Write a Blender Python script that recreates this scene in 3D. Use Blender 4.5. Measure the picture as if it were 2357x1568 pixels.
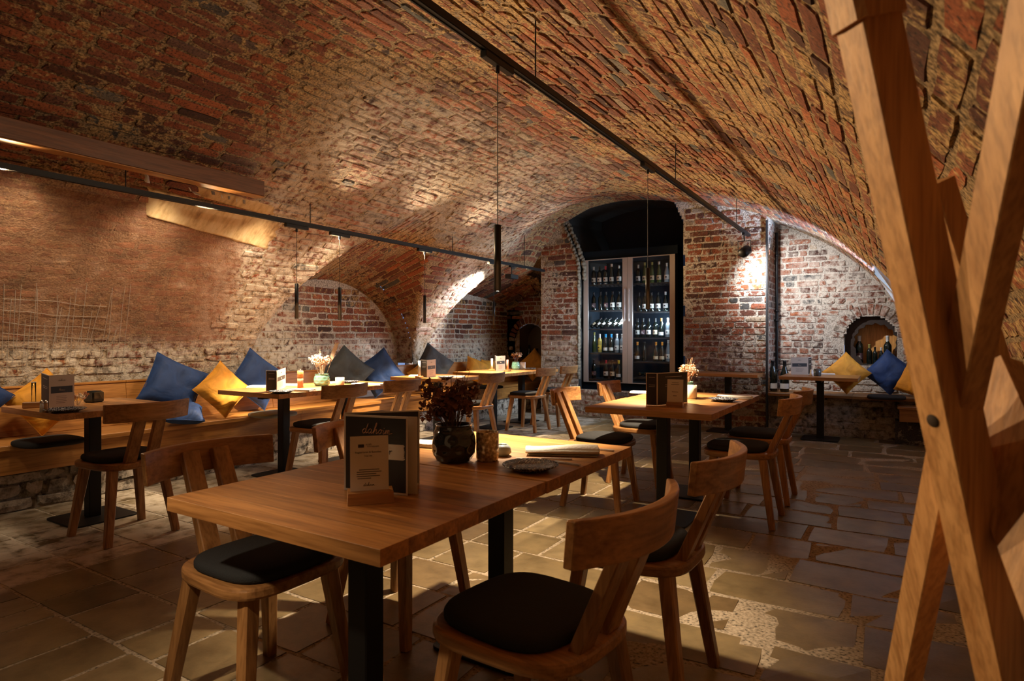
import bpy, math, random
import numpy as np
from mathutils import Vector, Matrix, Euler, noise as mnoise

for o in list(bpy.data.objects):
    bpy.data.objects.remove(o)
S = bpy.context.scene
COL = S.collection
R = random.Random(7)
PI = math.pi

# ------------------------------------------------------------------ camera
F, CX, HY, H = 1415.0, 1178.5, 779.0, 1.195
YAW = math.radians(31.8)
SN, CS = math.sin(YAW), math.cos(YAW)
cam = bpy.data.cameras.new('camera')
cam.sensor_width = 36.0
cam.lens = F / 2357.0 * 36.0
cam.shift_y = -5.0 / 2357.0
cam.clip_start = 0.02
cam.dof.use_dof = True
cam.dof.focus_distance = 4.2
cam.dof.aperture_fstop = 6.3
camo = bpy.data.objects.new('camera', cam)
camo.location = (0, 0, H)
camo.rotation_euler = (PI / 2, 0, YAW)
COL.objects.link(camo)
S.camera = camo
S.view_settings.view_transform = 'Standard'
S.view_settings.look = 'None'
S.view_settings.gamma = 1.0
S.view_settings.use_curve_mapping = False
S.view_settings.exposure = 0.12
S.cycles.max_bounces = 8
S.cycles.diffuse_bounces = 4
S.cycles.transparent_max_bounces = 12
S.cycles.sample_clamp_indirect = 4.0
S.cycles.caustics_reflective = False
S.cycles.caustics_refractive = False

# ------------------------------------------------------------------ world and lights
w = bpy.data.worlds.new('world')
S.world = w
w.use_nodes = True
w.node_tree.nodes['Background'].inputs[0].default_value = (0.35, 0.5, 0.9, 1)
w.node_tree.nodes['Background'].inputs[1].default_value = 0.6

WARM = (1.0, 0.68, 0.36)
SOFT = (1.0, 0.78, 0.52)
COOL = (0.93, 0.95, 1.0)

def aim(o, target):
    d = Vector(target) - o.location
    o.rotation_euler = d.to_track_quat('-Z', 'Y').to_euler()

def spot(name, loc, target, watts, color, angle, blend=0.5, size=0.02):
    l = bpy.data.lights.new(name, 'SPOT')
    l.energy = watts; l.color = color; l.spot_size = math.radians(angle); l.spot_blend = blend
    l.shadow_soft_size = size
    o = bpy.data.objects.new(name, l); COL.objects.link(o)
    o.location = loc; aim(o, target)
    return o

def area(name, loc, target, watts, color, sx, sy):
    l = bpy.data.lights.new(name, 'AREA')
    l.energy = watts; l.color = color; l.shape = 'RECTANGLE'; l.size = sx; l.size_y = sy
    o = bpy.data.objects.new(name, l); COL.objects.link(o)
    o.location = loc; aim(o, target)
    return o

RX, RZ = -1.58, 2.525      # right lighting rail
LX, LZ = -4.50, 2.221      # left lighting rail
RIGHT_PENDANTS = [2.42, 4.50]
LEFT_PENDANTS = [3.63, 4.13, 5.385, 6.80]
PEND_Z = 1.40
for y in RIGHT_PENDANTS:
    spot('pendant_and_fill_light', (RX, y, PEND_Z + 0.0), (RX, y, 0), 190, SOFT, 100, 0.5, 0.018)
for y in LEFT_PENDANTS:
    spot('pendant_and_fill_light', (LX, y, 1.352), (LX, y, 0), 175, SOFT, 112, 0.5, 0.018)
# added fill spots along both rails, without lamp heads, brighten vault and left wall
def fill_spots(x, ys, z, watts, dx, dz, color, ang, size=0.03):
    for y in ys:
        spot('fill_spot', (x, y, z), (x + dx, y, z + dz), watts, color, ang, 0.9, size)
fill_spots(LX - .05, (0.2, 1.5), LZ - .07, 330, 1.0, .06, WARM, 70, .06)
fill_spots(LX - .05, (2.8, 4.1, 5.4, 6.7, 7.7), LZ - .07, 520, 1.0, .07, WARM, 62, .09)
fill_spots(LX + .05, (3.95, 4.9, 5.9, 7.1), LZ - .03, 62, 1.0, .42, SOFT, 90)
fill_spots(LX - .05, (0.8, 1.7, 2.6, 3.5, 4.4), LZ - .05, 46, -1.0, -1.35, SOFT, 116, .1)
fill_spots(RX - .05, (1.6, 3.1, 4.5, 5.8, 7.0), RZ - .04, 26, -1.0, .14, SOFT, 100)
# added fill from above, outside the view; no pendant hangs there
spot('pendant_and_fill_light', (RX, 0.35, PEND_Z), (RX, 0.35, 0), 40, SOFT, 120, 0.7, 0.018)
# track spots
spot('track_spot_light', (-1.42, 8.02, 2.15), (-1.20, 8.9, 1.75), 105, COOL, 120, 0.8, 0.03)
spot('track_spot_light', (-4.58, 7.25, 2.0), (-5.6, 6.95, 1.75), 150, COOL, 70, 0.6, 0.03)
# ------------------------------------------------------------------ pixel helpers (photograph frame -> points on real planes)
def at_z(px, py, z):
    d = F * (H - z) / (py - HY); l = (px - CX) / F * d
    return Vector((l * CS - d * SN, l * SN + d * CS, z))
def at_y(px, py, y):
    a = (px - CX) / F
    d = y / (CS + a * SN); l = a * d
    return Vector((l * CS - d * SN, y, H - (py - HY) / F * d))
def at_x(px, py, x):
    a = (px - CX) / F
    d = x / (a * CS - SN); l = a * d
    return Vector((x, l * SN + d * CS, H - (py - HY) / F * d))
def at_d(px, py, d):
    l = (px - CX) / F * d
    return Vector((l * CS - d * SN, l * SN + d * CS, H - (py - HY) / F * d))
def project(p):
    d = -p[0] * SN + p[1] * CS
    if d < 0.05: return None
    l = p[0] * CS + p[1] * SN
    return (CX + F * l / d, HY - F * (p[2] - H) / d, d)

# ------------------------------------------------------------------ materials
def new_mat(name):
    m = bpy.data.materials.new(name); m.use_nodes = True
    nt = m.node_tree
    return m, nt, nt.nodes['Principled BSDF']
def plain(name, col, rough=0.5, metal=0.0, spec=None, bump=0.0, bscale=60.0, coat=0.0):
    m, nt, b = new_mat(name)
    b.inputs['Base Color'].default_value = (*col, 1)
    b.inputs['Roughness'].default_value = rough
    b.inputs['Metallic'].default_value = metal
    if spec is not None: b.inputs['Specular IOR Level'].default_value = spec
    if coat: b.inputs['Coat Weight'].default_value = coat
    if bump:
        tc = nt.nodes.new('ShaderNodeTexCoord'); nz = nt.nodes.new('ShaderNodeTexNoise')
        nz.inputs['Scale'].default_value = bscale; nz.inputs['Detail'].default_value = 5
        bp = nt.nodes.new('ShaderNodeBump'); bp.inputs['Strength'].default_value = bump; bp.inputs['Distance'].default_value = 0.01
        nt.links.new(tc.outputs['Object'], nz.inputs['Vector'])
        nt.links.new(nz.outputs['Fac'], bp.inputs['Height']); nt.links.new(bp.outputs['Normal'], b.inputs['Normal'])
    return m
def emit(name, col, strength):
    m, nt, b = new_mat(name)
    b.inputs['Base Color'].default_value = (0, 0, 0, 1)
    b.inputs['Emission Color'].default_value = (*col, 1)
    b.inputs['Emission Strength'].default_value = strength
    return m
def ramp(nt, stops, interp='LINEAR'):
    r = nt.nodes.new('ShaderNodeValToRGB'); cr = r.color_ramp; cr.interpolation = interp
    while len(cr.elements) < len(stops): cr.elements.new(0.5)
    for e, (p, c) in zip(cr.elements, stops):
        e.position = p; e.color = (*c, 1)
    return r
def wood(name, axis, dark, light, rough=0.42, tint=0.25, scale=1.0):
    """grain running along the object's own x, y or z; Object Info random shifts each plank's tone"""
    m, nt, b = new_mat(name); L = nt.links
    tc = nt.nodes.new('ShaderNodeTexCoord'); mp = nt.nodes.new('ShaderNodeMapping')
    oi = nt.nodes.new('ShaderNodeObjectInfo')
    sc = [26 * scale] * 3; sc[axis] = 1.6 * scale
    mp.inputs['Scale'].default_value = sc
    L.new(tc.outputs['Object'], mp.inputs['Vector'])
    mul = nt.nodes.new('ShaderNodeMath'); mul.operation = 'MULTIPLY'; mul.inputs[1].default_value = 40.0
    L.new(oi.outputs['Random'], mul.inputs[0])
    cmb = nt.nodes.new('ShaderNodeCombineXYZ')
    for i in range(3): L.new(mul.outputs[0], cmb.inputs[i])
    L.new(cmb.outputs[0], mp.inputs['Location'])
    n1 = nt.nodes.new('ShaderNodeTexNoise'); n1.inputs['Scale'].default_value = 1.0; n1.inputs['Detail'].default_value = 6; n1.inputs['Distortion'].default_value = 0.6
    L.new(mp.outputs[0], n1.inputs['Vector'])
    n2 = nt.nodes.new('ShaderNodeTexNoise'); n2.inputs['Scale'].default_value = 4.0; n2.inputs['Detail'].default_value = 3
    L.new(mp.outputs[0], n2.inputs['Vector'])
    mid = tuple((a + c) / 2 for a, c in zip(dark, light))
    r1 = ramp(nt, [(0.30, dark), (0.5, mid), (0.72, light)])
    L.new(n1.outputs['Fac'], r1.inputs[0])
    r2 = ramp(nt, [(0.35, (0.62, 0.58, 0.52)), (0.55, (1, 1, 1))])
    L.new(n2.outputs['Fac'], r2.inputs[0])
    mx = nt.nodes.new('ShaderNodeMix'); mx.data_type = 'RGBA'; mx.blend_type = 'MULTIPLY'; mx.inputs[0].default_value = 0.7
    L.new(r1.outputs[0], mx.inputs[6]); L.new(r2.outputs[0], mx.inputs[7])
    hs = nt.nodes.new('ShaderNodeHueSaturation')
    mr = nt.nodes.new('ShaderNodeMapRange'); mr.inputs[3].default_value = 1 - tint; mr.inputs[4].default_value = 1 + tint * 0.8
    L.new(oi.outputs['Random'], mr.inputs[0]); L.new(mr.outputs[0], hs.inputs['Value'])
    L.new(mx.outputs[2], hs.inputs['Color']); L.new(hs.outputs[0], b.inputs['Base Color'])
    b.inputs['Roughness'].default_value = rough
    bp = nt.nodes.new('ShaderNodeBump'); bp.inputs['Strength'].default_value = 0.12; bp.inputs['Distance'].default_value = 0.004
    L.new(n2.outputs['Fac'], bp.inputs['Height']); L.new(bp.outputs[0], b.inputs['Normal'])
    return m
OD, OL = (0.23, 0.098, 0.030), (0.50, 0.245, 0.085)
OAKX = wood('oak_x', 0, OD, OL); OAKY = wood('oak_y', 1, OD, OL); OAKZ = wood('oak_z', 2, OD, OL)
TABLE = wood('oak_table', 0, (0.27, 0.115, 0.034), (0.56, 0.265, 0.085), rough=0.34, tint=0.28)
BENCH = wood('oak_bench', 1, (0.30, 0.125, 0.028), (0.52, 0.235, 0.060), rough=0.38, tint=0.15)
BENCHX = wood('oak_bench_x', 0, (0.24, 0.105, 0.028), (0.44, 0.20, 0.06), rough=0.42, tint=0.15)
TRESTLE = wood('trestle_timber', 2, (0.48, 0.235, 0.085), (0.76, 0.43, 0.185), rough=0.5, tint=0.1, scale=1.7)

def attr(nt, name):
    a = nt.nodes.new('ShaderNodeAttribute'); a.attribute_name = name
    return a
def masonry(name, stops, mortar_a, mortar_b, smear=0.5, lime=(0.64, 0.56, 0.46), washcol=(0.25, 0.118, 0.062), bump=0.6, rough=0.9, is_mortar=False, sscale=16.0, pits=True):
    """brick, stone or mortar: 'tint' picks the piece's own colour, 'wash' the old brown slurry, noise smears lime over it"""
    m, nt, b = new_mat(name); L = nt.links
    g = nt.nodes.new('ShaderNodeNewGeometry')
    nz = nt.nodes.new('ShaderNodeTexNoise'); nz.inputs['Scale'].default_value = sscale; nz.inputs['Detail'].default_value = 9; nz.inputs['Roughness'].default_value = 0.65
    L.new(g.outputs['Position'], nz.inputs['Vector'])
    nf = nt.nodes.new('ShaderNodeTexNoise'); nf.inputs['Scale'].default_value = 75; nf.inputs['Detail'].default_value = 6
    L.new(g.outputs['Position'], nf.inputs['Vector'])
    nb = nt.nodes.new('ShaderNodeTexNoise'); nb.inputs['Scale'].default_value = 1.1; nb.inputs['Detail'].default_value = 4
    L.new(g.outputs['Position'], nb.inputs['Vector'])
    mort = ramp(nt, [(0.33, tuple(c * .22 for c in mortar_a)), (0.44, mortar_a), (0.68, mortar_b)]); L.new(nf.outputs['Fac'], mort.inputs[0])
    if is_mortar:
        col = mort.outputs[0]
    else:
        at = attr(nt, 'tint')
        base = ramp(nt, stops); L.new(at.outputs['Fac'], base.inputs[0])
        var = ramp(nt, [(0.34, (0.22, 0.20, 0.18)), (0.45, (0.8, 0.78, 0.75)), (0.6, (1.0, 1.0, 1.0)), (0.85, (1.35, 1.25, 1.15))] if pits else [(0.3, (0.6, 0.58, 0.54)), (0.55, (1, 1, 1)), (0.75, (1.25, 1.2, 1.1))]); L.new((nf if pits else nz).outputs['Fac'], var.inputs[0])
        mx = nt.nodes.new('ShaderNodeMix'); mx.data_type = 'RGBA'; mx.blend_type = 'MULTIPLY'; mx.inputs[0].default_value = 1
        L.new(base.outputs[0], mx.inputs[6]); L.new(var.outputs[0], mx.inputs[7])
        # smear threshold drifts with the large noise
        ad = nt.nodes.new('ShaderNodeMath'); ad.operation = 'ADD'
        sc = nt.nodes.new('ShaderNodeMath'); sc.operation = 'MULTIPLY_ADD'; sc.inputs[1].default_value = 0.9; sc.inputs[2].default_value = -0.45 + (smear - 0.5)
        L.new(nb.outputs['Fac'], sc.inputs[0]); L.new(sc.outputs[0], ad.inputs[0]); L.new(nz.outputs['Fac'], ad.inputs[1])
        th = nt.nodes.new('ShaderNodeMapRange'); th.inputs[1].default_value = 0.52; th.inputs[2].default_value = 0.60
        L.new(ad.outputs[0], th.inputs[0])
        m2 = nt.nodes.new('ShaderNodeMix'); m2.data_type = 'RGBA'
        L.new(th.outputs[0], m2.inputs[0]); L.new(mx.outputs[2], m2.inputs[6]); L.new(mort.outputs[0], m2.inputs[7])
        col = m2.outputs[2]
    lm = attr(nt, 'lime'); m4 = nt.nodes.new('ShaderNodeMix'); m4.data_type = 'RGBA'
    ml = nt.nodes.new('ShaderNodeMath'); ml.operation = 'MULTIPLY'
    lt = nt.nodes.new('ShaderNodeMapRange'); lt.inputs[1].default_value = 0.38; lt.inputs[2].default_value = 0.55
    L.new(nz.outputs['Fac'], lt.inputs[0]); L.new(lt.outputs[0], ml.inputs[0]); L.new(lm.outputs['Fac'], ml.inputs[1])
    L.new(ml.outputs[0], m4.inputs[0]); L.new(col, m4.inputs[6]); m4.inputs[7].default_value = (*lime, 1)
    wa = attr(nt, 'wash'); m3 = nt.nodes.new('ShaderNodeMix'); m3.data_type = 'RGBA'
    wr = ramp(nt, [(0.3, tuple(c * 0.55 for c in washcol)), (0.55, washcol), (0.8, (0.38, 0.25, 0.175))])
    nw = nt.nodes.new('ShaderNodeTexNoise'); nw.inputs['Scale'].default_value = 5; nw.inputs['Detail'].default_value = 8
    L.new(g.outputs['Position'], nw.inputs['Vector']); L.new(nw.outputs['Fac'], wr.inputs[0])
    mw = nt.nodes.new('ShaderNodeMath'); mw.operation = 'MULTIPLY'; mw.inputs[1].default_value = 0.75
    L.new(wa.outputs['Fac'], mw.inputs[0]); L.new(mw.outputs[0], m3.inputs[0])
    L.new(m4.outputs[2], m3.inputs[6]); L.new(wr.outputs[0], m3.inputs[7])
    L.new(m3.outputs[2], b.inputs['Base Color'])
    b.inputs['Roughness'].default_value = rough
    bp = nt.nodes.new('ShaderNodeBump'); bp.inputs['Strength'].default_value = bump; bp.inputs['Distance'].default_value = 0.02
    sm = nt.nodes.new('ShaderNodeMath'); sm.operation = 'ADD'
    h2 = nt.nodes.new('ShaderNodeMath'); h2.operation = 'MULTIPLY'; h2.inputs[1].default_value = 0.35
    L.new(nf.outputs['Fac'], h2.inputs[0]); L.new(h2.outputs[0], sm.inputs[0]); L.new(nz.outputs['Fac'], sm.inputs[1])
    L.new(sm.outputs[0], bp.inputs['Height']); L.new(bp.outputs[0], b.inputs['Normal'])
    return m
BST = [(0.0, (0.045, 0.016, 0.010)), (0.15, (0.11, 0.032, 0.016)), (0.35, (0.19, 0.050, 0.020)), (0.55, (0.26, 0.072, 0.026)),
       (0.70, (0.145, 0.060, 0.038)), (0.80, (0.34, 0.100, 0.034)), (0.90, (0.22, 0.075, 0.04)), (0.93, (0.05, 0.05, 0.048)), (0.96, (0.08, 0.078, 0.075)), (1.0, (0.42, 0.32, 0.22))]
BRICK_V = masonry('vault_brick', BST, (0.23, 0.14, 0.055), (0.50, 0.33, 0.145), smear=0.52)
MORT_V = masonry('vault_mortar', None, (0.15, 0.095, 0.045), (0.42, 0.29, 0.15), is_mortar=True, bump=1.0)
BRICK_W = masonry('wall_brick', BST, (0.30, 0.255, 0.20), (0.60, 0.535, 0.45), smear=0.50)
MORT_W = masonry('wall_mortar', None, (0.34, 0.29, 0.235), (0.60, 0.54, 0.46), is_mortar=True, bump=1.0)
STONES = [(0.0, (0.115, 0.080, 0.038)), (0.3, (0.185, 0.132, 0.064)), (0.55, (0.235, 0.172, 0.086)), (0.75, (0.160, 0.106, 0.050)), (1.0, (0.29, 0.22, 0.12))]
STONE = masonry('floor_stone', STONES, (0.26, 0.19, 0.11), (0.36, 0.27, 0.17), smear=0.12, bump=0.08, rough=0.36, sscale=7.0, pits=False)
GROUT = masonry('floor_grout', None, (0.30, 0.235, 0.16), (0.46, 0.37, 0.27), is_mortar=True, bump=0.5)
RUBBLE = masonry('rubble_stone', [(0, (0.05, 0.04, 0.03)), (0.5, (0.16, 0.12, 0.085)), (1, (0.32, 0.26, 0.19))], (0.20, 0.16, 0.11), (0.34, 0.28, 0.20), smear=0.45)
PLASTER = plain('white_plaster', (0.62, 0.60, 0.56), 0.9, bump=0.5, bscale=30)
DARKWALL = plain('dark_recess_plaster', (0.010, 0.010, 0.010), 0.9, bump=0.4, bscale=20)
ROUGHJAMB = plain('rough_jamb_mortar', (0.16, 0.13, 0.095), 0.95, bump=1.0, bscale=14)
BLACK = plain('black_metal', (0.007, 0.007, 0.008), 0.45, spec=.3)
BLACKM = plain('black_matt', (0.010, 0.010, 0.011), 0.7)
STEEL = plain('brushed_steel', (0.42, 0.37, 0.34), 0.42, 0.6)
CHROME = plain('chrome', (0.75, 0.75, 0.75), 0.15, 1.0)
WHITEPAINT = plain('white_enamel', (0.62, 0.62, 0.60), 0.35)
CUSH = plain('charcoal_felt', (0.028, 0.029, 0.031), 0.95, spec=0.2, bump=0.3, bscale=220)
CUSHPALE = plain('pale_felt', (0.33, 0.36, 0.33), 0.95, spec=0.2, bump=0.3, bscale=220)
def velvet(name, col, sheen):
    m, nt, b = new_mat(name); L = nt.links
    b.inputs['Roughness'].default_value = 0.75
    b.inputs['Sheen Weight'].default_value = 0.12; b.inputs['Sheen Tint'].default_value = (*sheen, 1); b.inputs['Sheen Roughness'].default_value = 0.35
    tc = nt.nodes.new('ShaderNodeTexCoord'); nz = nt.nodes.new('ShaderNodeTexNoise'); nz.inputs['Scale'].default_value = 5; nz.inputs['Detail'].default_value = 3; nz.inputs['Distortion'].default_value = 1.5
    L.new(tc.outputs['Object'], nz.inputs['Vector'])
    r = ramp(nt, [(0.3, tuple(c * 0.7 for c in col)), (0.7, tuple(min(1, c * 1.25) for c in col))]); L.new(nz.outputs['Fac'], r.inputs[0]); L.new(r.outputs[0], b.inputs['Base Color'])
    bp = nt.nodes.new('ShaderNodeBump'); bp.inputs['Strength'].default_value = 0.35; bp.inputs['Distance'].default_value = 0.03
    L.new(nz.outputs['Fac'], bp.inputs['Height']); L.new(bp.outputs[0], b.inputs['Normal'])
    return m
VBLUE = velvet('blue_velvet', (0.004, 0.030, 0.125), (0.1, 0.4, 0.9))
VYEL = velvet('mustard_velvet', (0.56, 0.245, 0.016), (1.0, 0.6, 0.15))
VGREY = velvet('grey_velvet', (0.036, 0.043, 0.052), (0.4, 0.45, 0.5))
LINEN = plain('white_linen', (0.72, 0.70, 0.66), 0.9, bump=0.3, bscale=120)
PAPER = plain('paper', (0.66, 0.62, 0.58), 0.8)
PAPERK = plain('black_print', (0.018, 0.016, 0.016), 0.55)
INK = plain('ink', (0.03, 0.025, 0.025), 0.7)
GOLD = plain('copper_print', (0.60, 0.33, 0.20), 0.4, 0.5)
KRAFT = plain('beige_board', (0.46, 0.38, 0.30), 0.75)
GLASSK = plain('dark_bottle_glass', (0.006, 0.010, 0.008), 0.10, spec=0.6)
GLASSG = plain('olive_bottle_glass', (0.05, 0.075, 0.022), 0.10, spec=0.6)
GLASSC = plain('pale_bottle_glass', (0.20, 0.24, 0.27), 0.10, spec=0.6)
GLASSY = plain('straw_wine_glass', (0.42, 0.33, 0.08), 0.12, spec=0.6)
LABELW = plain('label_white', (0.66, 0.66, 0.62), 0.7)
LABELC = plain('label_cream', (0.60, 0.50, 0.34), 0.7)
LABELY = plain('label_yellow', (0.70, 0.52, 0.06), 0.7)
LABELK = plain('label_dark', (0.10, 0.05, 0.06), 0.7)
CAPS = {'black': BLACK, 'white': plain('cap_white', (0.6, 0.6, 0.58), 0.4), 'red': plain('cap_red', (0.42, 0.02, 0.04), 0.4), 'blue': plain('cap_blue', (0.02, 0.30, 0.65), 0.4),
        'orange': plain('cap_orange', (0.66, 0.26, 0.03), 0.4), 'yellow': plain('cap_yellow', (0.72, 0.5, 0.04), 0.4), 'olive': plain('cap_olive', (0.28, 0.26, 0.07), 0.4)}
def clear_glass(name, tint=(1, 1, 1), refl=0.10):
    m = bpy.data.materials.new(name); m.use_nodes = True; nt = m.node_tree; nt.nodes.clear(); L = nt.links
    out = nt.nodes.new('ShaderNodeOutputMaterial'); mx = nt.nodes.new('ShaderNodeMixShader'); tr = nt.nodes.new('ShaderNodeBsdfTransparent'); gl = nt.nodes.new('ShaderNodeBsdfGlossy')
    tr.inputs[0].default_value = (*tint, 1); gl.inputs['Roughness'].default_value = 0.03
    fr = nt.nodes.new('ShaderNodeFresnel'); fr.inputs[0].default_value = 1.22
    L.new(fr.outputs[0], mx.inputs[0]); L.new(tr.outputs[0], mx.inputs[1]); L.new(gl.outputs[0], mx.inputs[2]); L.new(mx.outputs[0], out.inputs[0])
    return m
PANE = clear_glass('pane_glass')
PANET = clear_glass('tinted_glass', (0.75, 0.92, 0.9))
LED = emit('lamp_lens', (1.0, 0.86, 0.66), 30.0)
LEDC = emit('cooler_led', (0.70, 0.86, 1.0), 5.0)
def speckle(name):
    m, nt, b = new_mat(name); L = nt.links
    tc = nt.nodes.new('ShaderNodeTexCoord'); nz = nt.nodes.new('ShaderNodeTexVoronoi'); nz.inputs['Scale'].default_value = 150
    L.new(tc.outputs['Object'], nz.inputs['Vector'])
    r = ramp(nt, [(0.30, (0.55, 0.58, 0.62)), (0.42, (0.012, 0.016, 0.030))]); L.new(nz.outputs['Distance'], r.inputs[0]); L.new(r.outputs[0], b.inputs['Base Color'])
    b.inputs['Roughness'].default_value = 0.2
    return m
SPECK = speckle('speckled_glaze')
def mercury(name):
    m, nt, b = new_mat(name); L = nt.links
    tc = nt.nodes.new('ShaderNodeTexCoord'); nz = nt.nodes.new('ShaderNodeTexNoise'); nz.inputs['Scale'].default_value = 90; nz.inputs['Detail'].default_value = 6
    L.new(tc.outputs['Object'], nz.inputs['Vector'])
    r = ramp(nt, [(0.36, (0.24, 0.15, 0.07)), (0.56, (0.56, 0.42, 0.25)), (0.66, (0.95, 0.8, 0.55))]); L.new(nz.outputs['Fac'], r.inputs[0]); L.new(r.outputs[0], b.inputs['Base Color'])
    b.inputs['Roughness'].default_value = 0.25; b.inputs['Metallic'].default_value = 0.6
    return m
MERC = mercury('mercury_glass')
VASEK = plain('black_green_glass', (0.010, 0.013, 0.011), 0.08, spec=0.7)
VASEG = plain('teal_glass', (0.09, 0.20, 0.16), 0.1, spec=0.7)
DRYB = plain('dried_brown_petal', (0.13, 0.048, 0.024), 0.85)
DRYW = plain('dried_cream_petal', (0.62, 0.50, 0.36), 0.85)
DRYP = plain('dried_peach_petal', (0.62, 0.33, 0.19), 0.85)
COPPER = plain('salmon_candle', (0.58, 0.30, 0.20), 0.6)

# ------------------------------------------------------------------ mesh helpers
class MB:
    def __init__(s): s.v = []; s.f = []; s.sm = []
    def add(s, verts, faces, smooth=False):
        b = len(s.v); s.v += [tuple(p) for p in verts]
        s.f += [tuple(b + i for i in f) for f in faces]; s.sm += [smooth] * len(faces)
        return s
    def box(s, lo, hi, M=None):
        x0, y0, z0 = lo; x1, y1, z1 = hi
        v = [Vector(p) for p in ((x0, y0, z0), (x1, y0, z0), (x1, y1, z0), (x0, y1, z0), (x0, y0, z1), (x1, y0, z1), (x1, y1, z1), (x0, y1, z1))]
        if M is not None: v = [M @ p for p in v]
        return s.add(v, [(3, 2, 1, 0), (4, 5, 6, 7), (0, 1, 5, 4), (1, 2, 6, 5), (2, 3, 7, 6), (3, 0, 4, 7)])
    def cbox(s, lo, hi, c=0.003, M=None):
        """box with chamfered edges: three slabs' corner points"""
        x0, y0, z0 = lo; x1, y1, z1 = hi
        out = []
        for z, e in ((z0, c), (z0 + c, 0), (z1 - c, 0), (z1, c)):
            k = c if e == 0 else c * 1.6
            for (x, y) in ((x0 + e + (c if e == 0 else c), y0 + e), (x1 - e - c, y0 + e), (x1 - e, y0 + e + c), (x1 - e, y1 - e - c), (x1 - e - c, y1 - e), (x0 + e + c, y1 - e), (x0 + e, y1 - e - c), (x0 + e, y0 + e + c)):
                out.append(Vector((x, y, z)))
        if M is not None: out = [M @ p for p in out]
        f = [tuple(range(7, -1, -1)), tuple(24 + i for i in range(8))]
        for l in range(3):
            for i in range(8):
                j = (i + 1) % 8
                f.append((l * 8 + i, l * 8 + j, l * 8 + 8 + j, l * 8 + 8 + i))
        return s.add(out, f)
    def bar(s, a, b, w0, t0, w1=None, t1=None, up=(0, 1, 0), c=0.25):
        """tapering bar with chamfered corners from a to b; w across, t along `up`"""
        a = Vector(a); b = Vector(b); d = (b - a).normalized()
        sx = d.cross(Vector(up)).normalized(); sy = sx.cross(d).normalized()
        w1 = w0 if w1 is None else w1; t1 = t0 if t1 is None else t1
        v = []
        for p, ww, tt in ((a, w0, t0), (b, w1, t1)):
            hw, ht = ww / 2, tt / 2; k = min(hw, ht) * c
            for x, y in ((-hw + k, -ht), (hw - k, -ht), (hw, -ht + k), (hw, ht - k), (hw - k, ht), (-hw + k, ht), (-hw, ht - k), (-hw, -ht + k)):
                v.append(p + sx * x + sy * y)
        f = [tuple(range(7, -1, -1)), tuple(range(8, 16))]
        for i in range(8):
            j = (i + 1) % 8; f.append((i, j, 8 + j, 8 + i))
        return s.add(v, f)
    def tube(s, pts, r, n=8, smooth=True, cap=True):
        pts = [Vector(p) for p in pts]; v = []; f = []
        rs = r if isinstance(r, (list, tuple)) else [r] * len(pts)
        ref = None
        for i, p in enumerate(pts):
            d = (pts[min(i + 1, len(pts) - 1)] - pts[max(i - 1, 0)])
            d = d.normalized() if d.length > 1e-9 else Vector((0, 0, 1))
            if ref is None: ref = Vector((1, 0, 0)) if abs(d.x) < 0.8 else Vector((0, 1, 0))
            sx = d.cross(ref).normalized(); sy = sx.cross(d); ref = sx.cross(d) * 1.0
            ref = ref if ref.length > 0.1 else Vector((0, 1, 0))
            for k in range(n):
                a = 2 * PI * k / n
                v.append(p + sx * (rs[i] * math.cos(a)) + sy * (rs[i] * math.sin(a)))
        for i in range(len(pts) - 1):
            for k in range(n):
                j = (k + 1) % n; f.append((i * n + k, i * n + j, (i + 1) * n + j, (i + 1) * n + k))
        s.add(v, f, smooth)
        if cap:
            s.add([v[k] for k in range(n)], [tuple(range(n - 1, -1, -1))]); s.add([v[(len(pts) - 1) * n + k] for k in range(n)], [tuple(range(n))])
        return s
    def lathe(s, prof, n=20, smooth=True, M=None, a0=0.0, a1=2 * PI):
        full = abs(a1 - a0 - 2 * PI) < 1e-6; cols = n if full else n + 1; v = []; f = []
        for r, z in prof:
            for k in range(cols):
                a = a0 + (a1 - a0) * k / n; p = Vector((r * math.cos(a), r * math.sin(a), z)); v.append(M @ p if M is not None else p)
        for i in range(len(prof) - 1):
            for k in range(n):
                j = (k + 1) % cols; f.append((i * cols + k, i * cols + j, (i + 1) * cols + j, (i + 1) * cols + k))
        return s.add(v, f, smooth)
    def slab(s, outline, z0, z1, c=0.006, M=None, smooth=False):
        """outline (x, y) list extruded z0..z1 with softened edges"""
        n = len(outline); o = [Vector((x, y, 0)) for x, y in outline]; cen = sum(o, Vector()) / n
        def ring(z, k): return [Vector((p.x - (p - cen).normalized().x * k, p.y - (p - cen).normalized().y * k, z)) for p in o]
        rings = [ring(z0, c), ring(z0 + c * .3, c * .3), ring(z0 + c, 0), ring(z1 - c, 0), ring(z1 - c * .3, c * .3), ring(z1, c)]
        v = [p for r in rings for p in r]
        if M is not None: v = [M @ p for p in v]
        f = []
        for l in range(5):
            for i in range(n):
                j = (i + 1) % n; f.append((l * n + i, l * n + j, (l + 1) * n + j, (l + 1) * n + i))
        s.add(v, f, smooth)
        s.add(v[:n], [tuple(range(n - 1, -1, -1))]); s.add(v[5 * n:], [tuple(range(n))])
        return s
    def blob(s, c, r, n=6, jig=0.0, rng=R):
        c = Vector(c); r = (r, r, r) if not isinstance(r, (tuple, list)) else r; v = []; f = []
        m = max(3, n // 2)
        for i in range(m + 1):
            t = PI * i / m
            for k in range(n):
                a = 2 * PI * k / n; q = 1 + rng.uniform(-jig, jig)
                v.append(c + Vector((r[0] * q * math.sin(t) * math.cos(a), r[1] * q * math.sin(t) * math.sin(a), r[2] * q * math.cos(t))))
        for i in range(m):
            for k in range(n):
                j = (k + 1) % n; f.append((i * n + k, (i + 1) * n + k, (i + 1) * n + j, i * n + j))
        return s.add(v, f, True)
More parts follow.
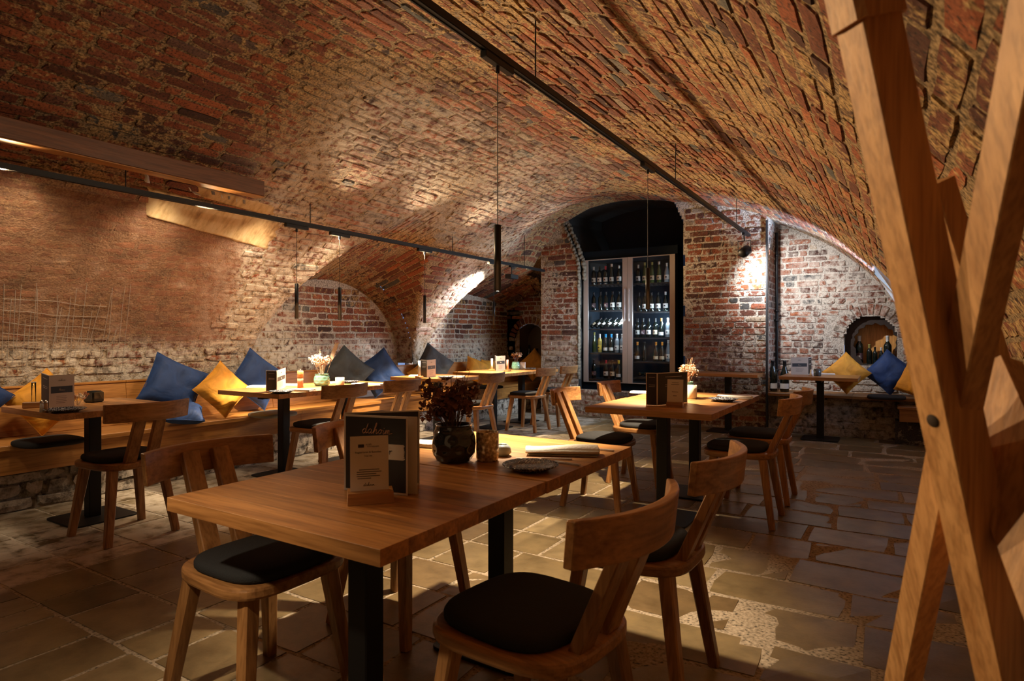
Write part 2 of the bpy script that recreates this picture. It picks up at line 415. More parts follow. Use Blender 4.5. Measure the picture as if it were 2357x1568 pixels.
    def grid(s, fn, nu, nv, smooth=True):
        v = [fn(i / nu, j / nv) for j in range(nv + 1) for i in range(nu + 1)]
        f = [(j * (nu + 1) + i, j * (nu + 1) + i + 1, (j + 1) * (nu + 1) + i + 1, (j + 1) * (nu + 1) + i) for j in range(nv) for i in range(nu)]
        return s.add(v, f, smooth)
    def mesh(s, name):
        me = bpy.data.meshes.new(name); me.from_pydata(s.v, [], s.f)
        me.polygons.foreach_set('use_smooth', s.sm); me.update()
        return me
def part(name, mb, m, parent=None, loc=None, label=None):
    me = mb.mesh(name) if isinstance(mb, MB) else mb
    if m is not None and not me.materials: me.materials.append(m)
    o = bpy.data.objects.new(name, me); COL.objects.link(o)
    if parent is not None: o.parent = parent
    if loc is not None: o.location = loc
    if label: o['label'] = label
    return o
def tag(o, label, cat, group=None, kind=None):
    o['label'] = label; o['category'] = cat
    if group: o['group'] = group
    if kind: o['kind'] = kind
    return o
def thing(name, label, cat, loc=(0, 0, 0), rz=0.0, group=None, rot=None):
    o = bpy.data.objects.new(name, None); COL.objects.link(o); o.empty_display_size = 0.1
    o.location = loc; o.rotation_euler = rot if rot is not None else (0, 0, rz)
    return tag(o, label, cat, group)
def struct(name, mb, m, parent=None):
    o = part(name, mb, m, parent)
    if parent is None: o['kind'] = 'structure'
    return o
def dup(root, loc, rz=0.0, label=None, group=None, rot=None, mats=None):
    r = root.copy(); COL.objects.link(r); r.location = loc; r.rotation_euler = rot if rot is not None else (0, 0, rz)
    if label: r['label'] = label
    if group: r['group'] = group
    for ch in list(root.children):
        c = ch.copy(); COL.objects.link(c); c.parent = r
        if mats and ch.name.split('.')[0] in mats:
            c.data = c.data.copy(); c.data.materials.clear(); c.data.materials.append(mats[ch.name.split('.')[0]])
        for g in list(ch.children):
            d = g.copy(); COL.objects.link(d); d.parent = c
    return r
def superellipse(a, b, e, n=32, cx=0, cy=0):
    out = []
    for k in range(n):
        t = 2 * PI * k / n; c, sn = math.cos(t), math.sin(t)
        out.append((cx + a * math.copysign(abs(c) ** (2 / e), c), cy + b * math.copysign(abs(sn) ** (2 / e), sn)))
    return out
# ------------------------------------------------------------------ the vaulted shell
YB, YR, YE, YF = 8.5, 9.05, 9.42, -1.3      # back wall with the cooler, recessed right part, end of left bay, wall behind the camera
XL, XN, XR = -5.70, -5.95, 0.52
CTRL = [(XL, 0.0), (XL, 0.45), (-5.68, .80), (-5.58, 1.20), (-5.30, 1.68), (-4.95, 2.08), (-4.5, 2.42), (-3.9, 2.74), (-3.3, 2.97), (-2.7, 3.07), (-2.07, 3.0),
        (-1.5, 2.83), (-.9, 2.54), (-.54, 2.29), (-.2, 1.96), (0.0, 1.73), (.15, 1.55), (.36, 1.22), (.48, .88), (XR, .5), (XR, 0.0)]
def _curve():
    pts = []
    C = [CTRL[0]] + CTRL + [CTRL[-1]]
    for i in range(1, len(C) - 2):
        p0, p1, p2, p3 = (np.array(C[i + k], float) for k in (-1, 0, 1, 2))
        for t in np.linspace(0, 1, 24, endpoint=False):
            pts.append(0.5 * ((2 * p1) + (-p0 + p2) * t + (2 * p0 - 5 * p1 + 4 * p2 - p3) * t ** 2 + (-p0 + 3 * p1 - 3 * p2 + p3) * t ** 3))
    pts.append(np.array(CTRL[-1], float))
    return np.array(pts)
CUR = _curve()
ARC = np.concatenate([[0], np.cumsum(np.linalg.norm(np.diff(CUR, axis=0), axis=1))])
SLEN = ARC[-1]
def cur(s): return float(np.interp(s, ARC, CUR[:, 0])), float(np.interp(s, ARC, CUR[:, 1]))
_xs = np.maximum.accumulate(CUR[:, 0])
def main_z(x):
    if x < -5.69: return -9.0
    i0 = 24; return float(np.interp(x, _xs[40:-40], CUR[40:-40, 1]))
def smooth(a, b, x):
    t = min(1, max(0, (x - a) / (b - a))); return t * t * (3 - 2 * t)
BX = [-5.2, -4.7, -4.4, -3.9, -3.4, -3.0, -2.6, -2.0]; BZ = [0, .30, .46, .42, .27, .14, .03, 0]
def bump(x, y):
    """old vaults sag: the crown rises again towards the back wall"""
    return float(np.interp(x, BX, BZ)) * smooth(6.6, 8.3, y)
WAV = 0.012
def wob(x, y, z): return mnoise.noise(Vector((x * .9, y * .9, z * .9))) * WAV
STICH = [(5.25, 1.28), (8.05, 1.28)]        # the two cross bays of the left side
ZS = 0.85
def ridge(x): return 1.94 + (x + 5.9) * (2.75 - 1.94) / 2.1
def halfw(yc, y): return 2.4 if yc > 8 and y > yc else 1.28     # the last bay runs on to its end wall
def stich_z(x, y):
    z = -9.0
    for yc, wd in STICH:
        q = (y - yc) / halfw(yc, y)
        if abs(q) < 1 and x < -3.4:
            z = max(z, ZS + (ridge(x) - ZS) * math.sqrt(1 - q * q))
    return z
def wav(u, v): return .016 * mnoise.noise(Vector((u * .9, v * 1.7, 4.2))) + .006 * mnoise.noise(Vector((u * 4.5, v * 5, 1.1)))
def P_main(y, s):
    s = s + wav(y, s)
    x, z = cur(s); return Vector((x, y, z + bump(x, y) + wob(x, y, z)))
def open_window(x, y, z): return 7.05 < y < 8.42 and x > -0.19 and z > 1.22
def washf(p):
    """the front of the left side was once slurried over"""
    if p[0] > -4.1: return 0.0
    n = mnoise.noise(Vector((p[1] * 1.7, p[2] * 2.1, 3.1)))
    edge = 3.55 + 0.35 * n - 0.25 * max(0, p[2] - 1.5) + 0.12 * mnoise.noise(Vector((p[1] * 9, p[2] * 9, 0)))
    return smooth(edge + .12, edge - .12, p[1]) * smooth(1.08, 1.26, p[2] + .10 * n) * smooth(2.34, 2.15, p[2] + .1 * n)
def limef(p):
    x, y, z = p
    v = 0.0
    if x < -3.6:                                   # limewashed remains around the first cross bay and low on the wall
        v = max(v, 1.0 * smooth(3.1, 3.5, y) * smooth(5.2, 4.3, y) * smooth(0.9, 1.1, z))
        v = max(v, 0.95 * smooth(1.30, 1.05, z))
        v = max(v, 0.7 * smooth(6.2, 6.6, y) * smooth(7.9, 7.2, y))
    v = max(v, 0.65 * smooth(-4.9, -4.3, x) * smooth(-2.4, -3.2, x) * smooth(2.6, 3.6, y) * smooth(7.2, 6.0, y))
    if y > 8.4: v = max(v, 0.55 * smooth(-1.6, -1.1, x), 0.35 * smooth(1.3, .8, z))
    n = mnoise.noise(Vector((x * 1.3, y * 1.3, z * 1.3 + 9)))
    return max(0, min(1, v * (0.75 + 0.7 * n)))

def set_attrs(me, pts, tint=None):
    n = len(pts)
    for nm, fn in (('wash', washf), ('lime', limef)):
        a = me.attributes.new(nm, 'FLOAT', 'POINT'); a.data.foreach_set('value', [fn(p) for p in pts])
    if tint is not None:
        a = me.attributes.new('tint', 'FLOAT', 'POINT'); a.data.foreach_set('value', tint)

def mortar(name, mb, m, parent=None):
    me = mb.mesh(name); set_attrs(me, mb.v); me.materials.append(m)
    o = part(name, me, None, parent)
    if parent is None: o['kind'] = 'structure'
    return o

class Courses:
    """collects bricks or stones laid on a surface; the 300 that show largest become objects, the rest one stuff part"""
    NU, NV = 3, 2
    def __init__(s, noun): s.items = []; s.noun = noun
    def lay(s, P, center, u0, u1, v0, v1, h, rough, tint, inset=0.005, deep=0.022, keep=None):
        uc, vc = (u0 + u1) / 2, (v0 + v1) / 2
        c = P(uc, vc)
        if keep is not None and not keep(c): return
        e = 0.004
        n = (P(uc + e, vc) - c).cross(P(uc, vc + e) - c)
        if n.length < 1e-12: return
        n.normalize()
        if n.dot(Vector(center(c)) - c) < 0: n = -n
        NU, NV = s.NU, s.NV; rr = R
        top = []; bot = []
        du, dv = u1 - u0, v1 - v0
        ju = [[0] * (NU + 1) for _ in range(NV + 1)]
        tl = rr.uniform(-rough, rough) * 0.6
        for j in range(NV + 1):
            for i in range(NU + 1):
                fu, fv = i / NU, j / NV
                bu = (inset if i == 0 else -inset if i == NU else 0) + rr.uniform(-1, 1) * rough * .55
                bv = (inset if j == 0 else -inset if j == NV else 0) + rr.uniform(-1, 1) * rough * .45
                cu = (fu - .5) * 2; cv = (fv - .5) * 2
                if i in (0, NU) and j in (0, NV):
                    k = rr.random() ** 2 * rough * 1.6; bu -= cu * k; bv -= cv * k * .6
                hh = h + rr.uniform(-1, 1) * rough * .30 + tl * cu * .25 - (rough * .22 if (i in (0, NU) or j in (0, NV)) else 0)
                top.append(P(u0 + du * fu + bu, v0 + dv * fv + bv) + n * hh)
        per = [(i, 0) for i in range(NU + 1)] + [(NU, j) for j in range(1, NV + 1)] + [(i, NV) for i in range(NU - 1, -1, -1)] + [(0, j) for j in range(NV - 1, 0, -1)]
        for (i, j) in per:
            bot.append(P(u0 + du * i / NU, v0 + dv * j / NV) - n * deep)
        px = 0.0
        pr = project(c)
        if pr and n.dot(Vector((0, 0, H)) - c) > 0:
            q = [project(top[k]) for k in (0, NU, (NU + 1) * (NV + 1) - 1, (NU + 1) * NV)]
            if all(q) and any(-30 < a[0] < 2387 and -30 < a[1] < 1598 for a in q):
                px = abs(sum(q[a][0] * q[(a + 1) % 4][1] - q[(a + 1) % 4][0] * q[a][1] for a in range(4))) / 2
                if not (0 < pr[0] < 2357 and 0 < pr[1] < 1568): px *= .3
        s.items.append((px, top + bot, tint, n))
    def faces(s):
        NU, NV = s.NU, s.NV; nt = (NU + 1) * (NV + 1)
        f = [(j * (NU + 1) + i, j * (NU + 1) + i + 1, (j + 1) * (NU + 1) + i + 1, (j + 1) * (NU + 1) + i) for j in range(NV) for i in range(NU)]
        per = [(i, 0) for i in range(NU + 1)] + [(NU, j) for j in range(1, NV + 1)] + [(i, NV) for i in range(NU - 1, -1, -1)] + [(0, j) for j in range(NV - 1, 0, -1)]
        pi = [j * (NU + 1) + i for i, j in per]; m = len(pi)
        for k in range(m):
            a, b = pi[k], pi[(k + 1) % m]; f.append((a, nt + k, nt + (k + 1) % m, b))
        return f
    def emit(s, parent, m, most=300, smooth_shade=False):
        s.items.sort(key=lambda t: -t[0])
        F0 = s.faces(); FR = [tuple(reversed(t)) for t in F0]
        def flipped(v, n): return (Vector(v[1]) - Vector(v[0])).cross(Vector(v[s.NU + 1]) - Vector(v[0])).dot(n) < 0
        one = [t for t in s.items[:most] if t[0] > 0]
        for px, v, tint, n in one:
            me = bpy.data.meshes.new(s.noun); me.from_pydata([tuple(p) for p in v], [], FR if flipped(v, n) else F0)
            set_attrs(me, v, [tint] * len(v)); me.materials.append(m)
            part(s.noun, me, None, parent)
        rest = s.items[len(one):]
        if rest:
            V = []; FF = []; T = []
            for px, v, tint, n in rest:
                b = len(V); V += [tuple(p) for p in v]; T += [tint] * len(v)
                FF += [tuple(b + i for i in f) for f in (FR if flipped(v, n) else F0)]
            me = bpy.data.meshes.new(s.noun + '_courses'); me.from_pydata(V, [], FF); set_attrs(me, V, T); me.materials.append(m)
            o = part(s.noun + '_courses', me, None, parent); o['kind'] = 'stuff'

def rows(total0, total1, pitch, jit=0.12):
    v = total0
    while v < total1:
        h = pitch * (1 + R.uniform(-jit, jit)); yield v, min(v + h, total1); v += h
def cells(a, b, length, jit=0.22, half=0.25):
    u = a - R.random() * length
    while u < b:
        l = length * (0.5 if R.random() < half else 1) * (1 + R.uniform(-jit, jit))
        yield max(a, u), min(b, u + l); u += l

MID = lambda c: (-2.6, c[1], 1.1)
# ---- ceiling: mortar bed with the two cross bays cut into it
def vault_grid():
    mb = MB(); ny = int((YR - YF) / 0.055); ns = int(SLEN / 0.05)
    ys = np.linspace(YF, YR + .02, ny + 1); ss = np.linspace(0, SLEN, ns + 1)
    base = {}
    P = []
    for j, s in enumerate(ss):
        x, z0 = cur(s)
        for i, y in enumerate(ys):
            z = z0
            if z0 > 0.7: z = z0 + bump(x, y) + wob(x, y, z0)
            if z0 > 0.78 and x < -3.3: z = max(z, stich_z(x, y))
            P.append((x, y, z))
    f = []
    for j in range(ns):
        for i in range(ny):
            a = j * (ny + 1) + i; q = (a, a + 1, a + ny + 2, a + ny + 1)
            c = [sum(P[k][t] for k in q) / 4 for t in range(3)]
            if open_window(*c): continue
            if c[0] < -5.66 and c[2] > .80 and stich_z(-5.68, c[1]) > ZS + .02: continue
            if c[1] > YB + .03 and c[0] < -1.37: continue
            if c[0] > XR - .03 and c[2] < 0.95: continue
            f.append(q)
    mb.add(P, f, True)
    # the part of the cross bays behind the springing line
    for yc, wd in STICH:
        y1 = min(yc + wd, YE)
        def fn(u, v, yc=yc, wd=wd):
            t = PI * u; y = yc - wd * math.cos(t) * (halfw(yc, yc + 1) / wd if t > PI / 2 else 1); x = XN + (-5.68 - XN) * v
            return (x, min(y, YE), ZS + (ridge(x) - ZS) * math.sin(t))
        mb.grid(fn, 48, 4)
    # left bay beyond the back wall's line
    def fn2(u, v):
        x = XN + (-4.4 - XN) * u; y = YB + (YE - YB) * v
        q = (y - 8.05) / 2.4
        return (x, y, ZS + (ridge(x) + .15 - ZS) * math.sqrt(max(0, 1 - q * q)))
    mb.grid(fn2, 30, 18)
    return mb
ceiling = mortar('ceiling', vault_grid(), MORT_V)
vb = Courses('brick')
for v0, v1 in rows(0.9, SLEN - 0.8, 0.074):
    for u0, u1 in cells(YF, YR - .02, 0.285):
        if u1 - u0 < 0.06: continue
        x, z = cur((v0 + v1) / 2); y = (u0 + u1) / 2
        if z < 0.70: continue
        zb_ = z + bump(x, y)
        if x < -3.4 and stich_z(x, y) > zb_ - 0.02: continue
        if max(stich_z(x, u0), stich_z(x, u1)) > zb_ + 0.03 and x < -3.4: continue
        if open_window(x, u0, z) or open_window(x, u1, z) or open_window(x, y, z): continue
        if u1 > YB and x < -1.37:
            u1 = YB
            if u1 - u0 < 0.06: continue
        wsh = washf((x, y, z))
        j = R.uniform(0.006, 0.013)
        right = smooth(-1.6, -.6, x)
        vb.lay(P_main, MID, u0 + j, u1 - j, v0 + j * .55, v1 - j * .55, R.uniform(.002, .015 - .007 * right) * (1 - .85 * wsh), .0105 - .0035 * right - .006 * wsh, R.random())
for yc, wd in STICH:
    rad = (wd + 1.2) / 2
    def P_st(u, t, yc=yc, wd=wd):
        y = yc - wd * math.cos(t) * (halfw(yc, yc + 1) / wd if t > PI / 2 else 1)
        return Vector((u, y, ZS + (ridge(u) - ZS) * math.sin(t) + wob(u, y, 2)))
    for t0, t1 in rows(0.02, PI - 0.02, 0.074 / rad):
        for u0, u1 in cells(XN, -3.5, 0.27):
            if u1 - u0 < .06: continue
            uc, tc = (u0 + u1) / 2, (t0 + t1) / 2
            p = P_st(uc, tc)
            if p.y > YE - .05: continue
            if p.y > YB and uc > -4.75: continue
            if p.z < main_z(uc) + bump(uc, p.y) + .015: continue
            e0 = P_st(u0, tc); e1 = P_st(u1, tc)
            if e1.z < main_z(u1) + bump(u1, e1.y) - .02: 
                u1 = uc
                if u1 - u0 < .07: continue
            j = R.uniform(0.005, 0.010)
            vb.lay(P_st, lambda c, yc=yc: (c[0], yc, 0.9), u0 + j, u1 - j, t0 + j * .5, t1 - j * .5, R.uniform(.003, .012), .008, R.random())
vb.emit(ceiling, BRICK_V)

# ---- flat walls: a mortar face made of columns, bricks coursed on it
def wall_face(mb, x0, x1, y, zlo, zhi, dx=0.03, dz=0.12):
    n = max(1, int((x1 - x0) / dx))
    for i in range(n):
        a, b = x0 + (x1 - x0) * i / n, x0 + (x1 - x0) * (i + 1) / n
        for lo, hi in zlo_hi(zlo, zhi, a, b):
            (la, lb), (ha, hb) = lo, hi
            if ha - la < .004 and hb - lb < .004: continue
            m = max(1, int(max(ha - la, hb - lb) / dz))
            v = []
            for k in range(m + 1):
                t = k / m; v += [(a, y, la + (ha - la) * t), (b, y, lb + (hb - lb) * t)]
            mb.add(v, [(2 * k, 2 * k + 1, 2 * k + 3, 2 * k + 2) for k in range(m)])
def zlo_hi(zlo, zhi, a, b):
    return [((zlo(a), zlo(b)), (zhi(a), zhi(b)))]
# cooler recess outline in the plane of the back wall: left jamb leans out, flat arch on top
def rec_left(z): return -4.075 - 0.34 * max(0, (z - 2.30) / .8) ** 1.2 if z > 2.30 else -4.075
def rec_top(x):
    t = (x + 3.42) / 0.98
    return 3.27 - 0.16 * t * t - (0.35 * max(0, t - .80) / .2 if t > .8 else 0)
RX0, RX1 = -4.42, -2.47
def in_recess(x, z): return rec_left(z) < x < RX1 + .012 * math.sin(z * 9) and z < rec_top(x) and z > 0.42
def vault_top(x, y): return max(main_z(x) + bump(x, y), stich_z(x, y) if x < -4.4 else -9) + .05
XP = -4.73
mb = MB()
def col_wall(mb, x0, x1, y, inside, ztop, dx=0.025, dz=0.025, z0=0.0):
    nx = int((x1 - x0) / dx)
    idx = {}; V = []; Fs = []
    def vid(i, k):
        if (i, k) not in idx:
            idx[(i, k)] = len(V); V.append((x0 + (x1 - x0) * i / nx, y, z0 + k * dz))
        return idx[(i, k)]
    for i in range(nx):
        xc = x0 + (x1 - x0) * (i + .5) / nx; top = ztop(xc)
        k = 0
        while z0 + k * dz < top:
            if inside(xc, z0 + (k + .5) * dz): Fs.append((vid(i, k), vid(i + 1, k), vid(i + 1, k + 1), vid(i, k + 1)))
            k += 1
    mb.add(V, Fs)
col_wall(mb, XP, -1.37, YB, lambda x, z: not in_recess(x, z), lambda x: vault_top(x, YB) + .45)
# return faces of the pier and of the step at the pole
mb.grid(lambda u, v: (XP, YB + .92 * u, 3.4 * v), 4, 12, False)
mb.grid(lambda u, v: (-1.37, YB + (YR - YB) * u, 2.85 * v), 4, 12, False)
wall_back = mortar('wall_back', mb, MORT_W)
bb = Courses('brick')
FRONT = lambda c: (c[0], 0, c[2])
PB = lambda u, v: Vector((u, YB, v + wav(u, v)))
for v0, v1 in rows(0.02, 3.3, 0.083, .08):
    xa = XP
    for u0, u1 in cells(XP + .005, -1.375, 0.27, half=.4):
        uc, vc = (u0 + u1) / 2, (v0 + v1) / 2
        if v1 > vault_top(uc, YB) - .06: continue
        if in_recess(uc, vc): continue
        if in_recess(u1, vc):
            u1 = rec_left(vc) + .0; 
        if in_recess(u0, vc): u0 = RX1 + .012
        if u1 - u0 < .05: continue
        if vc > rec_top(uc) - .12 and RX0 - .1 < uc < RX1 + .1 and vc < rec_top(uc) + .02: continue
        j = R.uniform(.006, .012)
        bb.lay(PB, FRONT, u0 + j, u1 - j, v0 + j * .7, v1 - j * .7, R.uniform(.004, .016), .008, R.random() ** 1.0)
for v0, v1 in rows(0.02, 2.7, 0.083, .08):
    for u0, u1 in cells(YB + .02, YR - .01, .25):
        j = R.uniform(.006, .012)
        if u1 - u0 > .06: bb.lay(lambda u, v: Vector((-1.37, u, v)), lambda c: (2, c[1], c[2]), u0 + j, u1 - j, v0 + j * .7, v1 - j * .7, R.uniform(.003, .012), .008, R.random())
bb.emit(wall_back, BRICK_W)
# inside of the cooler recess
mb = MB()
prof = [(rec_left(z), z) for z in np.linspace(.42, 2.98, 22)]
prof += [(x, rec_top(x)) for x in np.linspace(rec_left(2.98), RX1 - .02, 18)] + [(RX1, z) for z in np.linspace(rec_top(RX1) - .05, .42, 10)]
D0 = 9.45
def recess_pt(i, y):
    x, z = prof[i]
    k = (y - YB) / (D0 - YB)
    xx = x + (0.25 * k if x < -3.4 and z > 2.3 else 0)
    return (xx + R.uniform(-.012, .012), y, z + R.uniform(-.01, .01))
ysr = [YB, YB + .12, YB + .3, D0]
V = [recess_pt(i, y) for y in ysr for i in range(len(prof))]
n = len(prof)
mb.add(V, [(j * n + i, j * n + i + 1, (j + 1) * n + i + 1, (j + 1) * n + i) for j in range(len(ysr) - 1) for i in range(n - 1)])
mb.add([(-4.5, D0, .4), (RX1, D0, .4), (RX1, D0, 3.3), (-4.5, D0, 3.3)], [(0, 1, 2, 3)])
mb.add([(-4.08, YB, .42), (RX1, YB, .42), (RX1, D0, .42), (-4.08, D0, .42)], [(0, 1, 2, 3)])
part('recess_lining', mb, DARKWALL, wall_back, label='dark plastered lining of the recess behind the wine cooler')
mb = MB()       # ragged mortar along the left jamb
for k in range(46):
    z = .6 + 2.45 * k / 45
    mb.blob((rec_left(z) - .004, YB + .02, z), (.026, .05, .045), 6, .35)
    if z > 2.1:
        mb.blob((rec_left(z) + .05, YB + .10, z), (.035, .07, .05), 6, .35)
part('rough_jamb', mb, ROUGHJAMB, wall_back, label='ragged mortar edge of the left jamb')

# ---- recessed right part of the back wall with its arched niche
NX, NR, NZ0, NZ1 = -0.245, 0.285, 0.86, 1.20
def in_niche(x, z): return (abs(x - NX) < NR and NZ0 < z < NZ1) or (z >= NZ1 and (x - NX) ** 2 + (z - NZ1) ** 2 < NR ** 2)
mb = MB()
col_wall(mb, -1.37, XR + .05, YR, lambda x, z: not in_niche(x, z), lambda x: main_z(min(x, .45)) + .06 if x < .45 else 1.2)
wall_niche = mortar('wall_back_niche', mb, MORT_W)
nb_ = Courses('brick')
PN = lambda u, v: Vector((u, YR, v + wav(u, v)))
for v0, v1 in rows(0.02, 2.9, 0.081, .08):
    for u0, u1 in cells(-1.365, XR, 0.25, half=.45):
        uc, vc = (u0 + u1) / 2, (v0 + v1) / 2
        if v1 > main_z(min(uc, .45)) - .01 or max(abs(u0 - NX), abs(u1 - NX)) < 0: continue
        ri = NR + .155
        def near(x, z): return (abs(x - NX) < NR + .008 and NZ0 - .02 < z < NZ1) or (z >= NZ1 - .02 and (x - NX) ** 2 + (z - NZ1) ** 2 < ri ** 2)
        if near(uc, vc): continue
        if near(u0, vc): u0 = uc
        if near(u1, vc): u1 = uc
        if u1 - u0 < .05: continue
        j = R.uniform(.006, .012)
        nb_.lay(PN, FRONT, u0 + j, u1 - j, v0 + j * .7, v1 - j * .7, R.uniform(.004, .016), .008, R.random())
def PA(u, v):
    return Vector((NX + v * math.cos(u), YR, NZ1 + v * math.sin(u)))
for k in range(15):
    a0, a1 = PI * k / 15 + .02, PI * (k + 1) / 15 - .02
    nb_.lay(PA, FRONT, a0, a1, NR + .012, NR + .15, .012, .008, R.random())
nb_.emit(wall_niche, BRICK_W)
mb = MB(); dn = 0.30
arc = [(NX - NR, NZ0)] + [(NX + NR * math.cos(PI - PI * k / 20), NZ1 + NR * math.sin(PI * k / 20)) for k in range(21)] + [(NX + NR, NZ0), (NX - NR, NZ0)]
V = [(x, YR + d, z) for d in (0, dn) for x, z in arc]; n = len(arc)
mb.add(V, [(i, i + 1, n + i + 1, n + i) for i in range(n - 1)])
part('niche_lining', mb, ROUGHJAMB, wall_niche, label='dark mortar lining of the arched niche')
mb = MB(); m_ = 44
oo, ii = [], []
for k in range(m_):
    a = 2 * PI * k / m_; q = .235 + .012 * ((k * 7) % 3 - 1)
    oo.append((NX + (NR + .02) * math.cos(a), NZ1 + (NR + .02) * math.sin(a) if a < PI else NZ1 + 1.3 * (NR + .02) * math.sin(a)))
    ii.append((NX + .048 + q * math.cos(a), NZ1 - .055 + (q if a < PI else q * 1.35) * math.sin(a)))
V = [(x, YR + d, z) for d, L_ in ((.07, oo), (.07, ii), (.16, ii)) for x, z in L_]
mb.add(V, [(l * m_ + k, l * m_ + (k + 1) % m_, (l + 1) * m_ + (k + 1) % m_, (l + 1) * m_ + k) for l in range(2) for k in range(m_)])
part('ragged_inner_edge', mb, plain('dark_brick', (.035, .022, .016), .95, bump=.6, bscale=25), wall_niche, label='ragged dark inner edge of the niche')  # evenly dark jagged ring inside the niche opening
mb = MB(); mb.box((NX - NR - .02, YR + dn - .03, NZ0 - .02), (NX + NR + .02, YR + dn, NZ1 + NR + .02))
part('back_board', mb, wood('niche_board', 2, (0.52, 0.22, 0.05), (0.72, 0.33, 0.08), rough=.6), wall_niche, label='orange wooden board closing the back of the niche')

# ---- left side: faces of the cross bays and the end of the second bay
mb = MB()
Vv = []
def side_face(mb, x, y0, y1, z0, ztop, dy=.03, dz=.05):
    ny = int((y1 - y0) / dy); V = []; Fs = []; idx = {}
    def vid(i, k):
        if (i, k) not in idx: idx[(i, k)] = len(V); V.append((x, y0 + (y1 - y0) * i / ny, z0 + k * dz))
        return idx[(i, k)]
    for i in range(ny):
        t = ztop(y0 + (y1 - y0) * (i + .5) / ny); k = 0
        while z0 + k * dz < t: Fs.append((vid(i, k), vid(i, k + 1), vid(i + 1, k + 1), vid(i + 1, k))); k += 1
    mb.add(V, Fs)
side_face(mb, XN, 3.9, YE, 0.0, lambda y: stich_z(XN, y) + .06)
mb.grid(lambda u, v: (XN + (XL + .05 - XN) * u, 3.9 + (YE - 3.9) * v, .80), 2, 10, False)
EN = (-5.46, 0.31, 0.70, 1.14)              # small arched niche in the end wall: centre, radius, sill, springing
def in_end(x, z): return (abs(x - EN[0]) < EN[1] and EN[2] < z < EN[3]) or (z >= EN[3] and (x - EN[0]) ** 2 + (z - EN[3]) ** 2 < EN[1] ** 2)
col_wall(mb, XN, -4.3, YE, lambda x, z: not in_end(x, z), lambda x: 2.6)
def bay_z(x, y): return ZS + (ridge(x) + .15 - ZS) * math.sqrt(max(0, 1 - ((y - 8.05) / 2.4) ** 2))
col_wall(mb, XN, XP + .02, YB + .02, lambda x, z: z > bay_z(x, YB + .02) - .03, lambda x: 3.3, z0=1.6)
wall_left = mortar('wall_left', mb, MORT_W)
lb = Courses('brick')
PLF = lambda u, v: Vector((XN, u, v + wav(u, v)))
for v0, v1 in rows(.80, 2.1, .078, .06):
    for u0, u1 in cells(3.95, YE, .29, half=.35):
        uc = (u0 + u1) / 2
        if v1 > min(stich_z(XN, u0), stich_z(XN, u1)) - .005:
            if v1 > stich_z(XN, uc) - .01 or v0 > 1.9: continue
        j = R.uniform(.005, .010)
        lb.lay(PLF, lambda c: (0, c[1], c[2]), u0 + j, u1 - j, v0 + j * .7, v1 - j * .7, R.uniform(.004, .014), .008, R.random())
PE = lambda u, v: Vector((u, YE, v))
for v0, v1 in rows(.5, 2.45, .08, .06):
    for u0, u1 in cells(XN, -4.35, .26, half=.4):
        uc, vc = (u0 + u1) / 2, (v0 + v1) / 2
        def near2(x, z): return (abs(x - EN[0]) < EN[1] + .005 and EN[2] - .02 < z < EN[3]) or (z >= EN[3] - .02 and (x - EN[0]) ** 2 + (z - EN[3]) ** 2 < (EN[1] + .14) ** 2)
        if near2(uc, vc) or near2(u0, vc) or near2(u1, vc): continue
        j = R.uniform(.005, .010)
        lb.lay(PE, FRONT, u0 + j, u1 - j, v0 + j * .7, v1 - j * .7, R.uniform(.004, .014), .008, R.random())
def PA2(u, v): return Vector((EN[0] + v * math.cos(u), YE, EN[3] + v * math.sin(u)))
for k in range(15):
    lb.lay(PA2, FRONT, PI * k / 15 + .02, PI * (k + 1) / 15 - .02, EN[1] + .01, EN[1] + .135, .010, .007, R.random())
lb.emit(wall_left, BRICK_V)
mb = MB()
arc = [(EN[0] - EN[1], EN[2])] + [(EN[0] + EN[1] * math.cos(PI - PI * k / 20), EN[3] + EN[1] * math.sin(PI * k / 20)) for k in range(21)] + [(EN[0] + EN[1], EN[2]), (EN[0] - EN[1], EN[2])]
V = [(x, YE + d, z) for d in (0, .45) for x, z in arc]; n = len(arc)
mb.add(V, [(i, i + 1, n + i + 1, n + i) for i in range(n - 1)]); mb.box((EN[0] - .35, YE + .45, EN[2] - .05), (EN[0] + .35, YE + .47, EN[3] + EN[1] + .05))
part('niche_lining', mb, ROUGHJAMB, wall_left, label='dark mortar lining of the small end niche')

# ---- right side wall below the vault, wall behind the camera
mb = MB(); mb.grid(lambda u, v: (XR, YF + (YR - YF) * u, 1.0 * v), 40, 10, False)
wall_right = mortar('wall_right', mb, MORT_W)
rb_ = Courses('brick')
PRW = lambda u, v: Vector((XR, u, v))
for v0, v1 in rows(.02, .95, .08, .08):
    for u0, u1 in cells(.4, YR - .05, .28):
        j = R.uniform(.006, .012)
        if u1 - u0 > .06: rb_.lay(PRW, lambda c: (-2, c[1], c[2]), u0 + j, u1 - j, v0 + j * .7, v1 - j * .7, R.uniform(.003, .010), .008, R.random())
rb_.emit(wall_right, BRICK_W, 60)
mb = MB(); mb.grid(lambda u, v: (XL - .1 + (XR + .2 - XL) * u, YF, 3.3 * v), 20, 12, False)
mortar('wall_front', mb, MORT_W)

